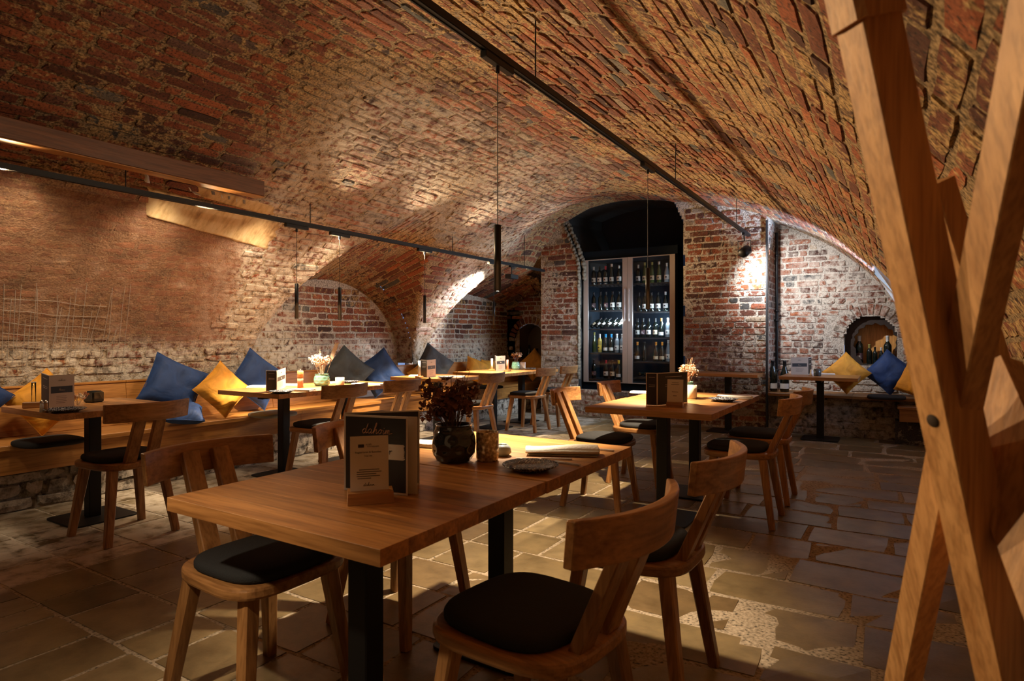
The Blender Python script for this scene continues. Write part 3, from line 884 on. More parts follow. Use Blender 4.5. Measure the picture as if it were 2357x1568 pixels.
# ---- light shaft of the right-hand window
mb = MB()
def shaft(pts): mb.add(pts, [(0, 1, 2, 3)])
x0, x1, ya, yb, za, zb = -.24, 1.25, 7.05, 8.42, 1.14, 2.05
shaft([(.30, ya, za), (x1, ya, za + .35), (x1, ya, zb + .2), (x0, ya, zb)]); shaft([(.30, yb, za), (x1, yb, za + .35), (x1, yb, zb + .2), (x0, yb, zb)])
shaft([(.30, ya, za), (x1, ya, za + .35), (x1, yb, za + .35), (.30, yb, za)]); shaft([(x0, ya, zb), (x1, ya, zb + .2), (x1, yb, zb + .2), (x0, yb, zb)])
win = struct('window_1', mb, PLASTER)
mb = MB()
for a, b in (((x1 - .03, ya, za + .3), (x1, ya + .05, zb + .25)), ((x1 - .03, yb - .05, za + .3), (x1, yb, zb + .25)), ((x1 - .03, ya, za + .3), (x1, yb, za + .37)), ((x1 - .03, ya, zb + .17), (x1, yb, zb + .25)), ((x1 - .03, (ya + yb) / 2 - .02, za + .3), (x1, (ya + yb) / 2 + .02, zb + .25))):
    mb.box(a, b)
part('window_frame', mb, WHITEPAINT, win)
mb = MB(); mb.box((x1 - .012, ya, za + .3), (x1 - .006, yb, zb + .25)); part('pane', mb, PANE, win)
area('daylight_and_strip_fill', (x1 + .05, (ya + yb) / 2, 1.85), (x0, (ya + yb) / 2, 1.80), 45, (0.50, 0.68, 1.0), 0.9, 0.8)
spot('daylight_and_strip_fill', (.10, 7.62, 1.36), (-.85, 8.02, 2.52), 900, (0.55, 0.70, 1.0), 44, .9, .08)  # added spot inside the room, gives the vault its bluish strip

# ---- floor: grout bed and flagstones
mb = MB(); mb.grid(lambda u, v: (XL - .3 + (XR + .5 - XL) * u, YF + (YE - YF) * v, -.0025 + .0015 * mnoise.noise(Vector((u * 40, v * 60, 0)))), 60, 90)
floor = mortar('floor', mb, GROUT)
fs = Courses('stone')
PF = lambda u, v: Vector((u, v, 0.0))
UP = lambda c: (c[0], c[1], 5)
v = YF
row = 0
edges = [1.20, 1.545]
ys = []
while v < YE: 
    h = R.uniform(.30, .38); ys.append((v, v + h)); v += h
# slide the rows so that one joint falls where it shows in the lower left of the photograph
off = min((a - 1.545 for a, b in ys), key=abs); ys = [(a - off, b - off) for a, b in ys]
for v0, v1 in ys:
    u = XL - R.random() * .3
    while u < XR + .05:
        l = R.choice([.17, .28, .33, .36, .24]) * R.uniform(.9, 1.15) if u < -1.9 else R.choice([.34, .45, .55, .62]) * R.uniform(.85, 1.15)
        u0, u1 = u, min(u + l, XR + .04); u += l
        if u1 - u0 < .08: continue
        w2 = smooth(-2.4, -1.2, u0)
        j = R.uniform(.005, .009) + w2 * R.uniform(0, .010)
        def PFj(a, b, k=R.uniform(-1, 1), m=R.uniform(-1, 1), c=(u0 + u1) / 2, d=(v0 + v1) / 2, w2=w2):
            return Vector((a + (b - d) * k * .05 * w2, b + (a - c) * m * .03 * w2, 0.0))
        fs.lay(PFj, UP, u0 + j, u1 - j, v0 + j, v1 - j, R.uniform(.0002, .0018), .0035 + .006 * w2, R.random(), inset=.002, deep=.02)
fs.emit(floor, STONE)
# ------------------------------------------------------------------ lighting rails, pendants, spots
def rail(x, z, y0, y1, label, hang):
    t = thing('lighting_rail', label, 'light rail', (x, y0, z))
    mb = MB(); mb.box((-.019, 0, -.016), (.019, y1 - y0, .016)); mb.box((-.016, 0, -.020), (-.008, y1 - y0, -.016)); mb.box((.008, 0, -.020), (.016, y1 - y0, -.016))
    part('profile', mb, BLACK, t)
    for y in hang:
        zt = main_z(x) + bump(x, y) - z + .02
        part('hanger', MB().tube([(0, y - y0, .016), (0, y - y0, zt)], .004, 6), BLACK, t)
    return t
rail(RX, RZ, -0.9, 8.36, 'long black light rail hanging under the middle of the vault, ending by the wine cooler', [0.4, 2.78, 5.2, 7.6])
rail(LX, LZ, -0.6, 8.18, 'black light rail above the wall bench, hung from the left side of the vault', [0.5, 2.2, 3.78, 5.9, 7.6])
def pendant(x, y, zr, zb, label, group=None):
    t = thing('pendant_lamp', label, 'lamp', (x, y, zb))
    L = .315
    part('body', MB().lathe([(.013, .012), (.0165, .004), (.0165, L), (.004, L + .003), (0, L + .003)], 18), BLACK, t)
    part('cable', MB().tube([(0, 0, L), (0, 0, zr - zb - .03)], .0022, 6), BLACKM, t)
    part('adapter', MB().cbox((-.018, -.12, zr - zb - .052), (.018, .12, zr - zb - .021), .003).lathe([(.010, zr - zb - .08), (.010, zr - zb - .05)], 10), BLACK, t)
    part('lens', MB().lathe([(0, .006), (.0135, .006)], 16), LED, t, label='glowing lamp opening')
    return t
PL = ['black tube pendant lamp over the near wooden table with the vase', 'black tube pendant lamp hanging in front of the wine cooler']
for y, l in zip(RIGHT_PENDANTS, PL): pendant(RX, y, RZ, PEND_Z + .012, l)
PL = ['leftmost of the slim black tube pendants along the bench', 'second slim black tube pendant from the left, before the brick alcove', 'slim black tube pendant before the brick pier between the two bays', 'farthest slim black tube pendant, beside the large near one']
for y, l in zip(LEFT_PENDANTS, PL): pendant(LX, y, LZ, 1.365, l)
# round spot at the end of the right rail
t = thing('track_spot', 'round black spotlight on a bracket at the far end of the long rail', 'spotlight', (-1.58, 8.05, 2.28))
part('adapter', MB().cbox((-.018, -.06, .20), (.018, .06, .23), .003).tube([(0, 0, .20), (0, 0, .13)], .008, 8), BLACK, t)
part('bracket', MB().tube([(-.075, 0, .0), (-.075, 0, .13), (.075, 0, .13), (.075, 0, .0)], .006, 6, False), BLACK, t)
M0 = Matrix.Translation((0, 0, -.01)) @ Euler((math.radians(-62), 0, math.radians(-20))).to_matrix().to_4x4()
part('lamp_head', MB().lathe([(0, -.06), (.045, -.06), (.064, -.03), (.064, .07), (.055, .075), (.055, .05), (0, .05)], 22, True, M0), BLACK, t)
# flat spot on the left rail
t = thing('track_spot', 'small flat black spotlight under the far end of the bench rail', 'spotlight', (LX, 7.25, 2.05))
part('adapter', MB().tube([(0, 0, .02), (0, 0, .15)], .008, 8).box((-.016, -.05, .13), (.016, .05, .152)), BLACK, t)
part('lamp_head', MB().cbox((-.05, -.10, -.03), (.05, .10, .03), .006), BLACK, t)
# timber beam fixed under the left side of the vault
t = thing('ceiling_beam', 'long dark timber beam fixed under the left side of the vault', 'beam', (-4.25, -0.6, 2.325))
part('timber', MB().cbox((-.10, 0, 0), (0, 3.72, .12), .003), wood('dark_beam', 1, (0.10, 0.036, 0.014), (0.20, 0.075, 0.028), tint=.05), t)
part('lit_underside', MB().cbox((-.102, 0, -.008), (.002, 3.72, -.001), .002), BENCH, t, label='lit underside of the beam, its light put into a paler strip')  # light falling on the beam's underside is put in as a paler oak colour

# ------------------------------------------------------------------ tables
TW, TL_, TH = 0.81, 0.722, 0.75
def build_table(label, loc, rz=0.0, w_=TW, l_=TL_, post=.075, base=.40, group=None):
    t = thing('dining_table', label, 'table', loc, rz, group)
    n = 8
    for k in range(n):
        a = -l_ / 2 + l_ * k / n; b = a + l_ / n
        part('plank', MB().cbox((-w_ / 2, a + .0002, TH - .038), (w_ / 2, b - .0002, TH), .0006), TABLE, t)
    part('frame', MB().box((-.20, -.20, TH - .046), (.20, .20, TH - .038)).box((-.03, -.24, TH - .07), (.03, .24, TH - .046)), BLACK, t)
    h = post / 2
    part('post', MB().cbox((-h, -h, .010), (h, h, TH - .046), .004), BLACK, t)
    part('base_plate', MB().slab(superellipse(base / 2, base / 2, 12, 40), 0, .012, .003), BLACK, t)
    return t
XM = -1.322
tb0 = build_table('near half of the big oak table, with the menu and the card holder', (XM, .953 + TL_ / 2, 0))
def table(x, yc, label, rz=0.0, group=None, z=0): return dup(tb0, (x, yc, z), rz, label, group)
tb1 = table(XM + .003, 1.682 + TL_ / 2, 'second half of the big oak table, holding the speckled plate and the napkin')
tb2 = table(-1.305, 3.67 + .355, 'oak table in the middle of the room with a folded menu standing on it')
tb3 = table(-1.295, 4.402 + .355, 'oak table joined behind the middle one, in front of the wine cooler')
XB = -4.545
tb4 = table(XB, 1.655 + .36, 'oak table at the far left by the bench, with two menus')
tb5 = table(XB, 3.17 + .36, 'oak table at the bench under the two leftmost pendants')
tb6 = table(XB, 3.897 + .36, 'oak table joined behind the one under the leftmost pendants')
tb7 = table(XB, 5.31 + .36, 'oak table at the bench under the pendant by the brick pier')
tb8 = table(XB, 6.50 + .36, 'oak table at the far end of the bench with a small vase')
tb9 = table(XB, 7.23 + .36, 'last oak table along the bench, near the brick pier beside the cooler')
tb10 = table(-.735, 8.14, 'oak table before the corner bench with the two big bottles')
# narrow table against the back wall left of the pole
t = thing('wall_table', 'narrow dark oak table against the brick wall left of the pipe', 'table', (-1.80, 8.17, 0))
for k in range(4):
    a = -.25 + .125 * k; part('plank', MB().cbox((-.42, a + .0005, .712), (.40, a + .1245, .75), .0015), OAKX, t)
part('post', MB().cbox((-.037, -.037, .01), (.037, .037, .712), .004), BLACK, t)
part('base_plate', MB().slab(superellipse(.24, .20, 12, 40), 0, .012, .003), BLACK, t)

# ------------------------------------------------------------------ chairs (front is local +y)
def build_chair(label, loc, rz):
    t = thing('dining_chair', label, 'chair', loc, rz)
    out = []
    for k in range(40):
        a = 2 * PI * k / 40; c, s_ = math.cos(a), math.sin(a); e = 2 / 3.6
        x = math.copysign(abs(c) ** e, c); y = math.copysign(abs(s_) ** e, s_)
        wv = .228 - .030 * (1 - y) / 2
        out.append((x * wv, y * .222 + .008))
    part('seat', MB().slab(out, .424, .462, .010), OAKY, t)
    for sx in (-1, 1):
        part('leg', MB().bar((sx * .150, .150, .430), (sx * .205, .205, 0), .052, .047, .040, .036, up=(0, 1, 0)), OAKZ, t)
        part('leg', MB().bar((sx * .140, -.150, .430), (sx * .195, -.215, 0), .052, .047, .040, .036, up=(0, 1, 0)), OAKZ, t)
        part('back_post', MB().bar((sx * .062, -.165, .424), (sx * .056, -.322, .792), .066, .034, .062, .028, up=(0, 1, 0), c=.2), OAKZ, t)
        part('wedge', MB().box((sx * .062 - .02, -.196, .4625), (sx * .062 + .02, -.188, .470)), TRESTLE, t, label='pale wedge where the back post enters the seat')
    mb = MB(); n = 18; V = []
    for i in range(n + 1):
        u = i / n * 2 - 1
        for (dy, z) in ((0, 0), (.026, 0), (.026 + .012, 1), (.012, 1)):
            xx = .242 * u * (1.0 if z else .985)
            yb = -.352 + .080 * abs(u) ** 2.1
            V.append((xx, yb - dy * .0 - (.026 if dy in (0, .012) else 0) + .026 - (.012 if z else 0), .715 + .106 * z))
    Fc = []
    for i in range(n):
        a = i * 4; b = a + 4
        for k in range(4): Fc.append((a + k, a + (k + 1) % 4, b + (k + 1) % 4, b + k))
    Fc += [(3, 2, 1, 0), tuple(n * 4 + k for k in range(4))]
    mb.add(V, Fc)
    r = part('backrest', mb, OAKX, t)
    bv = r.modifiers.new('bevel', 'BEVEL'); bv.width = .004; bv.segments = 2; bv.limit_method = 'ANGLE'
    return t
def build_pad(label, loc, rz):
    out = superellipse(.192, .185, 3.4, 40)
    mb = MB(); n = len(out); V = []; Fc = []
    lev = [(0.965, 0.0), (1.0, .008), (1.0, .022), (.975, .030), (.88, .036), (.5, .040), (.0, .041)]
    for k, z in lev:
        for x, y in out: V.append((x * k, y * k, z))
    for l in range(len(lev) - 1):
        for i in range(n):
            j = (i + 1) % n; Fc.append((l * n + i, l * n + j, (l + 1) * n + j, (l + 1) * n + i))
    Fc.append(tuple(range(n - 1, -1, -1)))
    mb.add(V, Fc, True)
    o = part('seat_pad', mb, CUSH); o.location = loc; o.rotation_euler = (0, 0, rz)
    return tag(o, label, 'cushion', 'charcoal seat pads on the chairs')
EAST, WEST = -PI / 2, PI / 2      # facing +x, facing -x
CH = [  # x, y, facing, chair label, pad label
    (-1.79, 1.30, EAST, 'nearest oak chair on the left, half tucked under the big near table', 'charcoal pad on the nearest left chair, half under the table edge'),
    (-1.79, 1.99, EAST, 'oak chair hidden behind the standing menu on the near table', 'charcoal pad on the chair behind the standing menu'),
    (-.80, 1.405, WEST - .12, 'nearest oak chair in front, with the widest view of its seat', 'charcoal pad on the nearest front chair'),
    (-.775, 2.11, WEST - .02, 'oak chair just behind the nearest front one, its curved back lit inside', 'charcoal pad partly in light on the second front chair'),
    (-1.80, 4.12, EAST + .05, 'front one of two oak chairs left of the middle table', 'half lit charcoal pad on the front left chair of the middle table'),
    (-1.80, 4.95, EAST + .05, 'rear one of two oak chairs left of the middle table, before the cooler', 'half lit charcoal pad on the rear chair before the cooler'),
    (-.855, 4.30, WEST, 'front one of two dark oak chairs right of the middle table', 'charcoal pad on the front right chair of the middle table'),
    (-.855, 4.95, WEST, 'rear one of two dark oak chairs right of the middle table', 'charcoal pad on the rear right chair of the middle table'),
    (-4.01, 1.955, WEST, 'oak chair at the leftmost bench table with the menus', 'charcoal pad on the chair at the leftmost bench table'),
    (-4.07, 3.55, WEST, 'oak chair before the bench table under the two leftmost pendants', 'charcoal pad on the chair under the two leftmost pendants'),
    (-4.05, 4.22, WEST, 'oak chair second along the bench tables, with the bright curved top edge', 'charcoal pad on the second chair along the bench tables'),
    (-3.97, 5.56, WEST, 'oak chair seen above the dried bouquet, at the third bench table', 'charcoal pad on the chair above the dried bouquet'),
    (-4.05, 6.93, WEST, 'oak chair with splayed legs standing free before the far bench table', 'charcoal pad on the free standing far chair'),
    (-4.05, 7.58, WEST, 'farthest oak chair, against the brick pier left of the cooler', 'charcoal pad on the farthest chair by the brick pier')]
ch0 = pd0 = None
for i, (x, y, rz, cl, pl) in enumerate(CH):
    if i == 0:
        ch0 = build_chair(cl, (x, y, .001), rz); ch0['group'] = 'oak dining chairs'
        pd0 = build_pad(pl, (0, 0, 0), rz)
    else:
        c = dup(ch0, (x, y, .001), rz, cl)
        p = pd0.copy(); COL.objects.link(p); p['label'] = pl; p.rotation_euler = (0, 0, rz)
    for ob in ([pd0] if i == 0 else [p]):
        fx, fy = -math.sin(rz), math.cos(rz)
        ob.location = (x + fx * .030, y + fy * .030, .4632)

# ------------------------------------------------------------------ wall bench on the left
SZ = .47; XF = -5.06
bn = thing('long_bench', 'long oak bench along the left wall with a low backrest', 'bench', (-5.3, -1.2, 0))
ysplit = [-1.2, 1.05, 2.72, 4.15, 6.1, 7.9, 9.35]
for a, b in zip(ysplit[:-1], ysplit[1:]):
    part('seat_board', MB().cbox((XF + 5.3 - .46, a + 1.2 + .001, SZ - .034), (XF + 5.3, b + 1.2 - .001, SZ), .003), BENCH, bn)
    part('front_panel', MB().cbox((XF + 5.3 - .045, a + 1.2 + .001, .27), (XF + 5.3 - .018, b + 1.2 - .001, SZ - .034), .002), BENCH, bn)
    M = Matrix.Translation((-.215, a + 1.2, SZ)) @ Matrix.Rotation(math.radians(-9), 4, 'Y')
    part('back_board', MB().cbox((-.018, .001, 0), (.006, b - a - .001, .365), .003, M), BENCH, bn)
    part('back_cap', MB().cbox((-.30, a + 1.2 + .001, .822), (-.255, b + 1.2 - .001, .838), .002), BENCH, bn)
mb = MB(); mb.grid(lambda u, v: (-5.14 + .03 * mnoise.noise(Vector((u * 30, v * 4, 7))), -1.2 + 10.5 * u, .30 * v), 160, 6)
bl = mortar('baseboard_left', mb, RUBBLE)
bl_b = Courses('stone')
PBL = lambda u, v: Vector((-5.14, u, v))
for v0, v1 in rows(0.0, .27, .10, .15):
    for u0, u1 in cells(-.5, 9.2, .28):
        j = R.uniform(.006, .016)
        if u1 - u0 > .07: bl_b.lay(PBL, lambda c: (0, c[1], c[2]), u0 + j, u1 - j, v0 + j * .5, v1 - j * .5, R.uniform(.004, .028), .016, R.random())
bl_b.emit(bl, RUBBLE, 120)

# ------------------------------------------------------------------ corner bench on the right
SB = .50
bn = thing('corner_bench', 'dark oak bench across the right end of the back wall', 'bench', (-.4, 8.75, 0))
for a, b in ((-1.36, -.42), (-.42, XR - .03)):
    part('seat_board', MB().cbox((a + .4, -.36, SB - .035), (b + .4 - .002, .28, SB), .003), BENCHX, bn)
part('lower_step', MB().cbox((.44, -.62, .40), (XR - .03 + .4, -.361, .43), .003).box((.46, -.60, .26), (XR + .36, -.57, .40)), BENCHX, bn, label='lower oak ledge at the right end')
mb = MB(); mb.grid(lambda u, v: (-1.36 + 1.86 * u, 8.46 + .02 * mnoise.noise(Vector((u * 14, v * 4, 2))), .465 * v), 40, 8); mb.grid(lambda u, v: (.02 + .5 * u, 8.20, .26 * v), 12, 5); mb.grid(lambda u, v: (.02, 8.20 + .28 * u, .26 * v), 8, 5); mb.grid(lambda u, v: (.02 + .5 * u, 8.20 + .28 * v, .26), 12, 5)
bb2 = mortar('baseboard_back', mb, RUBBLE)
b3 = Courses('stone')
for v0, v1 in rows(0.0, .46, .085, .15):
    for u0, u1 in cells(-1.35, .0, .25):
        j = R.uniform(.006, .014)
        if u1 - u0 > .07: b3.lay(lambda u, v: Vector((u, 8.46, v)), FRONT, u0 + j, u1 - j, v0 + j * .5, v1 - j * .5, R.uniform(.004, .02), .012, R.random())
b3.emit(bb2, RUBBLE, 60)

# pipes up the corner of the back wall
t = thing('wall_pipe', 'black pipe running up the brick wall beside the cooler to the ceiling', 'pipe', (-1.335, 8.93, 0))
part('pipe', MB().tube([(0, 0, .52), (0, 0, 2.62)], .019, 10), BLACK, t)
for z in (.75, 1.42, 1.55, 2.3): part('clamp', MB().lathe([(.019, z), (.030, z), (.030, z + .03), (.019, z + .03)], 10), BLACK, t)
t = thing('cable_duct', 'dark flat duct on the wall edge left of the black pipe', 'duct', (-1.385, 8.485, 0))
part('duct', MB().cbox((-.012, -.03, .05), (.012, 0, 2.72), .002), BLACKM, t)
# ------------------------------------------------------------------ wine cooler in the recess
YC = 8.60
xa = at_y(1343, 700, YC).x; xm0 = at_y(1435, 700, YC).x; xm1 = at_y(1444, 700, YC).x; xm2 = at_y(1453.5, 700, YC).x; xb = at_y(1553.5, 700, YC).x
CZ0, CZ1 = .53, 2.39
ox = (xa + xb) / 2
wc = thing('wine_cooler', 'tall double door glass wine cooler full of bottles in the dark wall recess', 'wine cooler', (ox, YC, 0.425))
INT = plain('cooler_interior', (0.003, 0.007, 0.012), 0.7, spec=.12)
mb = MB(); x0, x1 = xa - ox - .02, xb - ox + .03; D = .62; z0 = 0
mb.box((x0, .03, z0), (x1, D, CZ0 - .425 - .005)); mb.box((x0, .03, CZ1 - .425 + .01), (x1, D, CZ1 - .425 + .13)); mb.box((x0, .03, CZ0 - .425), (x0 + .03, D, CZ1 - .425 + .01)); mb.box((x1 - .03, .03, CZ0 - .425), (x1, D, CZ1 - .425 + .01)); mb.box((x0, D - .03, CZ0 - .425), (x1, D, CZ1 - .425 + .01))
mb.box((xm0 - ox - .012, .05, CZ0 - .425), (xm0 - ox + .006, .10, CZ1 - .425 + .01))
part('body', mb, INT, wc)
for nm, a, b in (('door', xa, xm1 - .002), ('door', xm1 + .002, xb)):
    d = part(nm, MB().box((a - ox, 0, CZ0 - .425), (a - ox + .075, .03, CZ1 - .425)).box((b - ox - .075, 0, CZ0 - .425), (b - ox, .03, CZ1 - .425)).box((a - ox + .075, .004, CZ1 - .425 - .012), (b - ox - .075, .026, CZ1 - .425)).box((a - ox + .075, .004, CZ0 - .425), (b - ox - .075, .026, CZ0 - .425 + .012)), STEEL, wc)
    part('pane', MB().box((a - ox + .074, .012, CZ0 - .425 + .01), (b - ox - .074, .018, CZ1 - .425 - .01)), PANE, d)
    hx = b - ox - .03 if a < -3.5 else a - ox + .03
    part('handle', MB().bar((hx, -.03, 1.02), (hx, -.03, 1.50), .014, .014).bar((hx, 0, 1.05), (hx, -.03, 1.05), .01, .01, up=(0, 0, 1)).bar((hx, 0, 1.47), (hx, -.03, 1.47), .01, .01, up=(0, 0, 1)), STEEL, d)
for a, b in ((xm0, 1), (xb, 2)):
    part('led_strip', MB().box((a - ox - .012 if b == 1 else a - ox - .085, .05, CZ0 - .425 + .05), (a - ox - .005 if b == 1 else a - ox - .078, .062, CZ1 - .425 - .05)), LEDC, wc)
def shelf_z(px, py, y=8.78): return at_y(px, py, y).z
YBOT = 8.80
L_Z = [shelf_z(1400, p) for p in (655, 714, 757, 812, 872)]
R_Z = [shelf_z(1500, p) for p in (652, 717, 777, 832, 868)]
lx0, lx1 = xa - ox + .015, xm0 - ox - .012; rx0, rx1 = xm2 - ox + .012, xb - ox - .005
SHELF = plain('wire_shelf', (0.05, 0.055, 0.06), 0.35, 0.4)
for zs, a, b in ((L_Z, lx0, lx1), (R_Z, rx0, rx1)):
    for z in zs:
        mb = MB(); zz = z - .425 - .006
        n = 9
        for k in range(n + 1):
            xx = a + (b - a) * k / n; mb.box((xx - .002, .06, zz - .004), (xx + .002, .56, zz))
        mb.box((a, .06, zz - .016), (b, .068, zz + .002)); mb.box((a, .30, zz - .008), (b, .308, zz)); mb.box((a, .50, zz - .008), (b, .508, zz))
        part('shelf', mb, SHELF, wc)
area('cooler_light', (xm0 - .02, YC + .07, 1.46), (xm0 - 1.0, YC + .28, 1.46), 32, (0.72, 0.87, 1.0), 1.7, .02).rotation_euler = (PI / 2, 0, PI / 2 + .25)
area('cooler_light', (xb - .095, YC + .07, 1.46), (xb - 1.0, YC + .28, 1.46), 38, (0.66, 0.84, 1.0), 1.7, .02).rotation_euler = (PI / 2, 0, PI / 2 + .25)

# ------------------------------------------------------------------ bottles
def bottle_meshes():
    out = {}
    profs = {
        'bordeaux': [(0, 0), (.034, 0), (.0372, .004), (.0372, .185), (.034, .205), (.018, .232), (.0145, .245), (.0140, .285), (.0160, .288), (.0160, .298), (.0145, .300), (0, .300)],
        'burgundy': [(0, 0), (.037, 0), (.0405, .004), (.0405, .145), (.037, .175), (.024, .215), (.0155, .245), (.0140, .285), (.0160, .288), (.0160, .296), (.0145, .298), (0, .298)],
        'flute': [(0, 0), (.034, 0), (.0365, .004), (.0365, .135), (.033, .180), (.022, .240), (.0150, .285), (.0138, .315), (.0155, .318), (.0155, .328), (.014, .330), (0, .330)]}
    for k, p in profs.items():
        out[k] = MB().lathe(p, 16).mesh('bottle_glass_' + k)
        h = p[-1][1]; rb = p[3][0]
        out[k + '_cap'] = MB().lathe([(.0152, h - .062), (.0165, h - .012), (.0172, h - .011), (.0172, h + .0006), (0, h + .001)], 14).mesh('capsule_' + k)
        out[k + '_lab'] = MB().lathe([(rb + .0006, .045), (rb + .0006, .115)], 14, True, None, -PI / 2 - 1.35, -PI / 2 + 1.35).mesh('label_' + k)
        out[k + '_lab2'] = MB().lathe([(rb + .0006, .030), (rb + .0006, .080)], 14, True, None, -PI / 2 - 1.25, -PI / 2 + 1.25).mesh('label_' + k)
        out[k + '_mark'] = MB().lathe([(rb + .0011, .070), (rb + .0011, .090)], 5, True, None, -PI / 2 - .45, -PI / 2 + .25).lathe([(rb + .0011, .060), (rb + .0011, .064)], 5, True, None, -PI / 2 - .7, -PI / 2 + .6).mesh('mark_' + k)
    return out
BM = bottle_meshes()
GL = {'dark': GLASSK, 'olive': GLASSG, 'clear': GLASSC, 'straw': GLASSY}
LB = {'white': LABELW, 'cream': LABELC, 'yellow': LABELY, 'dark': LABELK}
def mcopy(me, mat):
    key = me.name + '|' + mat.name
    if key not in mcopy.c:
        m = me.copy(); m.materials.clear(); m.materials.append(mat); mcopy.c[key] = m
    return mcopy.c[key]
mcopy.c = {}
def bottle(loc, kind, glass, cap, lab, label, group=None, rot=None, scale=1.0, low=False, name='wine_bottle', turn=0.0):
    t = thing(name, label, 'bottle', loc, turn, group, rot)
    t.scale = (scale,) * 3
    part('glass', mcopy(BM[kind], GL[glass]), None, t)
    part('capsule', mcopy(BM[kind + '_cap'], CAPS[cap]), None, t)
    if lab:
        l = part('label', mcopy(BM[kind + ('_lab2' if low else '_lab')], LB[lab]), None, t)
        if not low: part('print', mcopy(BM[kind + '_mark'], INK if lab != 'dark' else LABELW), None, l)
    return t
ORD = ['first', 'second', 'third', 'fourth', 'fifth', 'sixth', 'seventh', 'eighth']
LROWS = [  # px, kind, glass, cap, label
 (0, [(1366.6, 'bordeaux', 'dark', 'white', 'white'), (1380, 'bordeaux', 'dark', 'black', 'white'), (1394, 'bordeaux', 'dark', 'red', 'white'), (1408, 'flute', 'dark', 'white', 'white'), (1425, 'burgundy', 'dark', 'white', 'white')]),
 (1, [(1366.6, 'bordeaux', 'dark', 'black', 'dark'), (1382, 'bordeaux', 'dark', 'black', None), (1395, 'bordeaux', 'dark', 'black', 'dark'), (1410, 'burgundy', 'dark', 'black', 'white'), (1425, 'burgundy', 'dark', 'black', 'white')]),
 (3, [(1368, 'flute', 'olive', 'olive', None), (1380.5, 'bordeaux', 'straw', 'white', 'yellow'), (1394, 'burgundy', 'dark', 'blue', 'white'), (1407, 'burgundy', 'dark', 'blue', 'white'), (1420, 'bordeaux', 'clear', 'white', 'white'), (1432, 'bordeaux', 'clear', 'white', 'white')]),
 (4, [(1367, 'bordeaux', 'dark', 'black', 'dark'), (1395, 'burgundy', 'dark', 'red', 'white'), (1409.5, 'burgundy', 'dark', 'black', 'cream'), (1424, 'burgundy', 'dark', 'yellow', 'white')])]
RROWS = [
 (0, [(1469, 'bordeaux', 'dark', 'white', 'white'), (1484, 'flute', 'olive', 'olive', 'cream'), (1501, 'flute', 'olive', 'olive', 'cream'), (1517, 'flute', 'olive', 'white', 'cream'), (1535, 'burgundy', 'clear', 'white', 'white')]),
 (1, [(1471, 'bordeaux', 'dark', 'black', None), (1484, 'burgundy', 'dark', 'black', 'white'), (1500, 'burgundy', 'dark', 'black', 'white'), (1515, 'burgundy', 'dark', 'black', 'white'), (1532, 'burgundy', 'dark', 'white', 'white')]),
 (2, [(1467.5, 'bordeaux', 'dark', 'black', 'white'), (1480, 'bordeaux', 'dark', 'black', 'dark'), (1493, 'burgundy', 'dark', 'black', 'white'), (1508, 'bordeaux', 'dark', 'black', 'cream'), (1522, 'burgundy', 'dark', 'orange', 'white'), (1537, 'bordeaux', 'clear', 'white', 'white')]),
 (3, [(1467, 'burgundy', 'dark', 'orange', 'white'), (1483, 'burgundy', 'dark', 'black', None), (1510, 'burgundy', 'dark', 'orange', 'cream'), (1524, 'burgundy', 'dark', 'orange', 'cream'), (1538, 'flute', 'clear', 'white', 'white')])]
SHN = {0: 'top', 1: 'second', 2: 'third', 3: 'fourth', 4: 'bottom'}
for side, rws, zz in (('left', LROWS, L_Z), ('right', RROWS, R_Z)):
    for r, bs in rws:
        for i, (px, k, g, c, lb) in enumerate(bs):
            x = at_y(px, 700, YBOT).x
            d = {'dark': 'dark', 'olive': 'olive green', 'clear': 'pale clear', 'straw': 'straw yellow'}[g] + ' bottle' + ((', ' + c + ' cap') if c != 'black' else '')
            bottle((x, YBOT, zz[r] + .004), k, g, c, lb, f'{d}, {ORD[i]} from left on {SHN[r]} shelf behind the {side} cooler door', 'wine bottles in the cooler', low=(c in ('blue', 'orange', 'yellow') and lb != 'yellow'), scale=.94)
for i, px in enumerate((1369, 1380, 1391, 1405, 1418, 1429)):
    x = at_y(px, 748, YBOT).x
    bottle((x - .03, YBOT - .06, L_Z[2] + .030), 'bordeaux', 'dark', 'black', ('cream', 'white', 'white', 'white', 'white', 'white')[i], f'dark bottle lying tilted, {ORD[i]} from left on third shelf behind the left cooler door', 'wine bottles in the cooler',
           rot=(-math.radians(55), 0, -.5), scale=.80)
for i in range(5):
    x = rx0 + ox + .07 + i * .094
    bottle((x, 8.70, R_Z[4] + .042), 'bordeaux', 'dark', 'black', None, f'dark bottle lying neck inwards, {ORD[i]} from left on the bottom right cooler shelf', 'wine bottles in the cooler', rot=(-PI / 2, 0, 0), scale=.80)
# magnums on the corner bench
p = at_y(1779, 890, 8.64); q = at_y(1806, 890, 8.66)
for pt, tx, lab in ((p, 'left one of two big dark bottles on the corner bench', 'L'), (q, 'right one of two big dark bottles on the corner bench', 'E')):
    t = bottle((pt.x, pt.y, SB + .001), 'burgundy', 'dark', 'black', 'white', tx, 'big bottles on the corner bench', scale=1.36, low=True)
bottle((at_y(1757, 890, 8.8).x, 8.80, SB + .001), 'bordeaux', 'dark', 'black', None, 'dark bottle in the shadow between the duct and the two big bottles', scale=1.3)
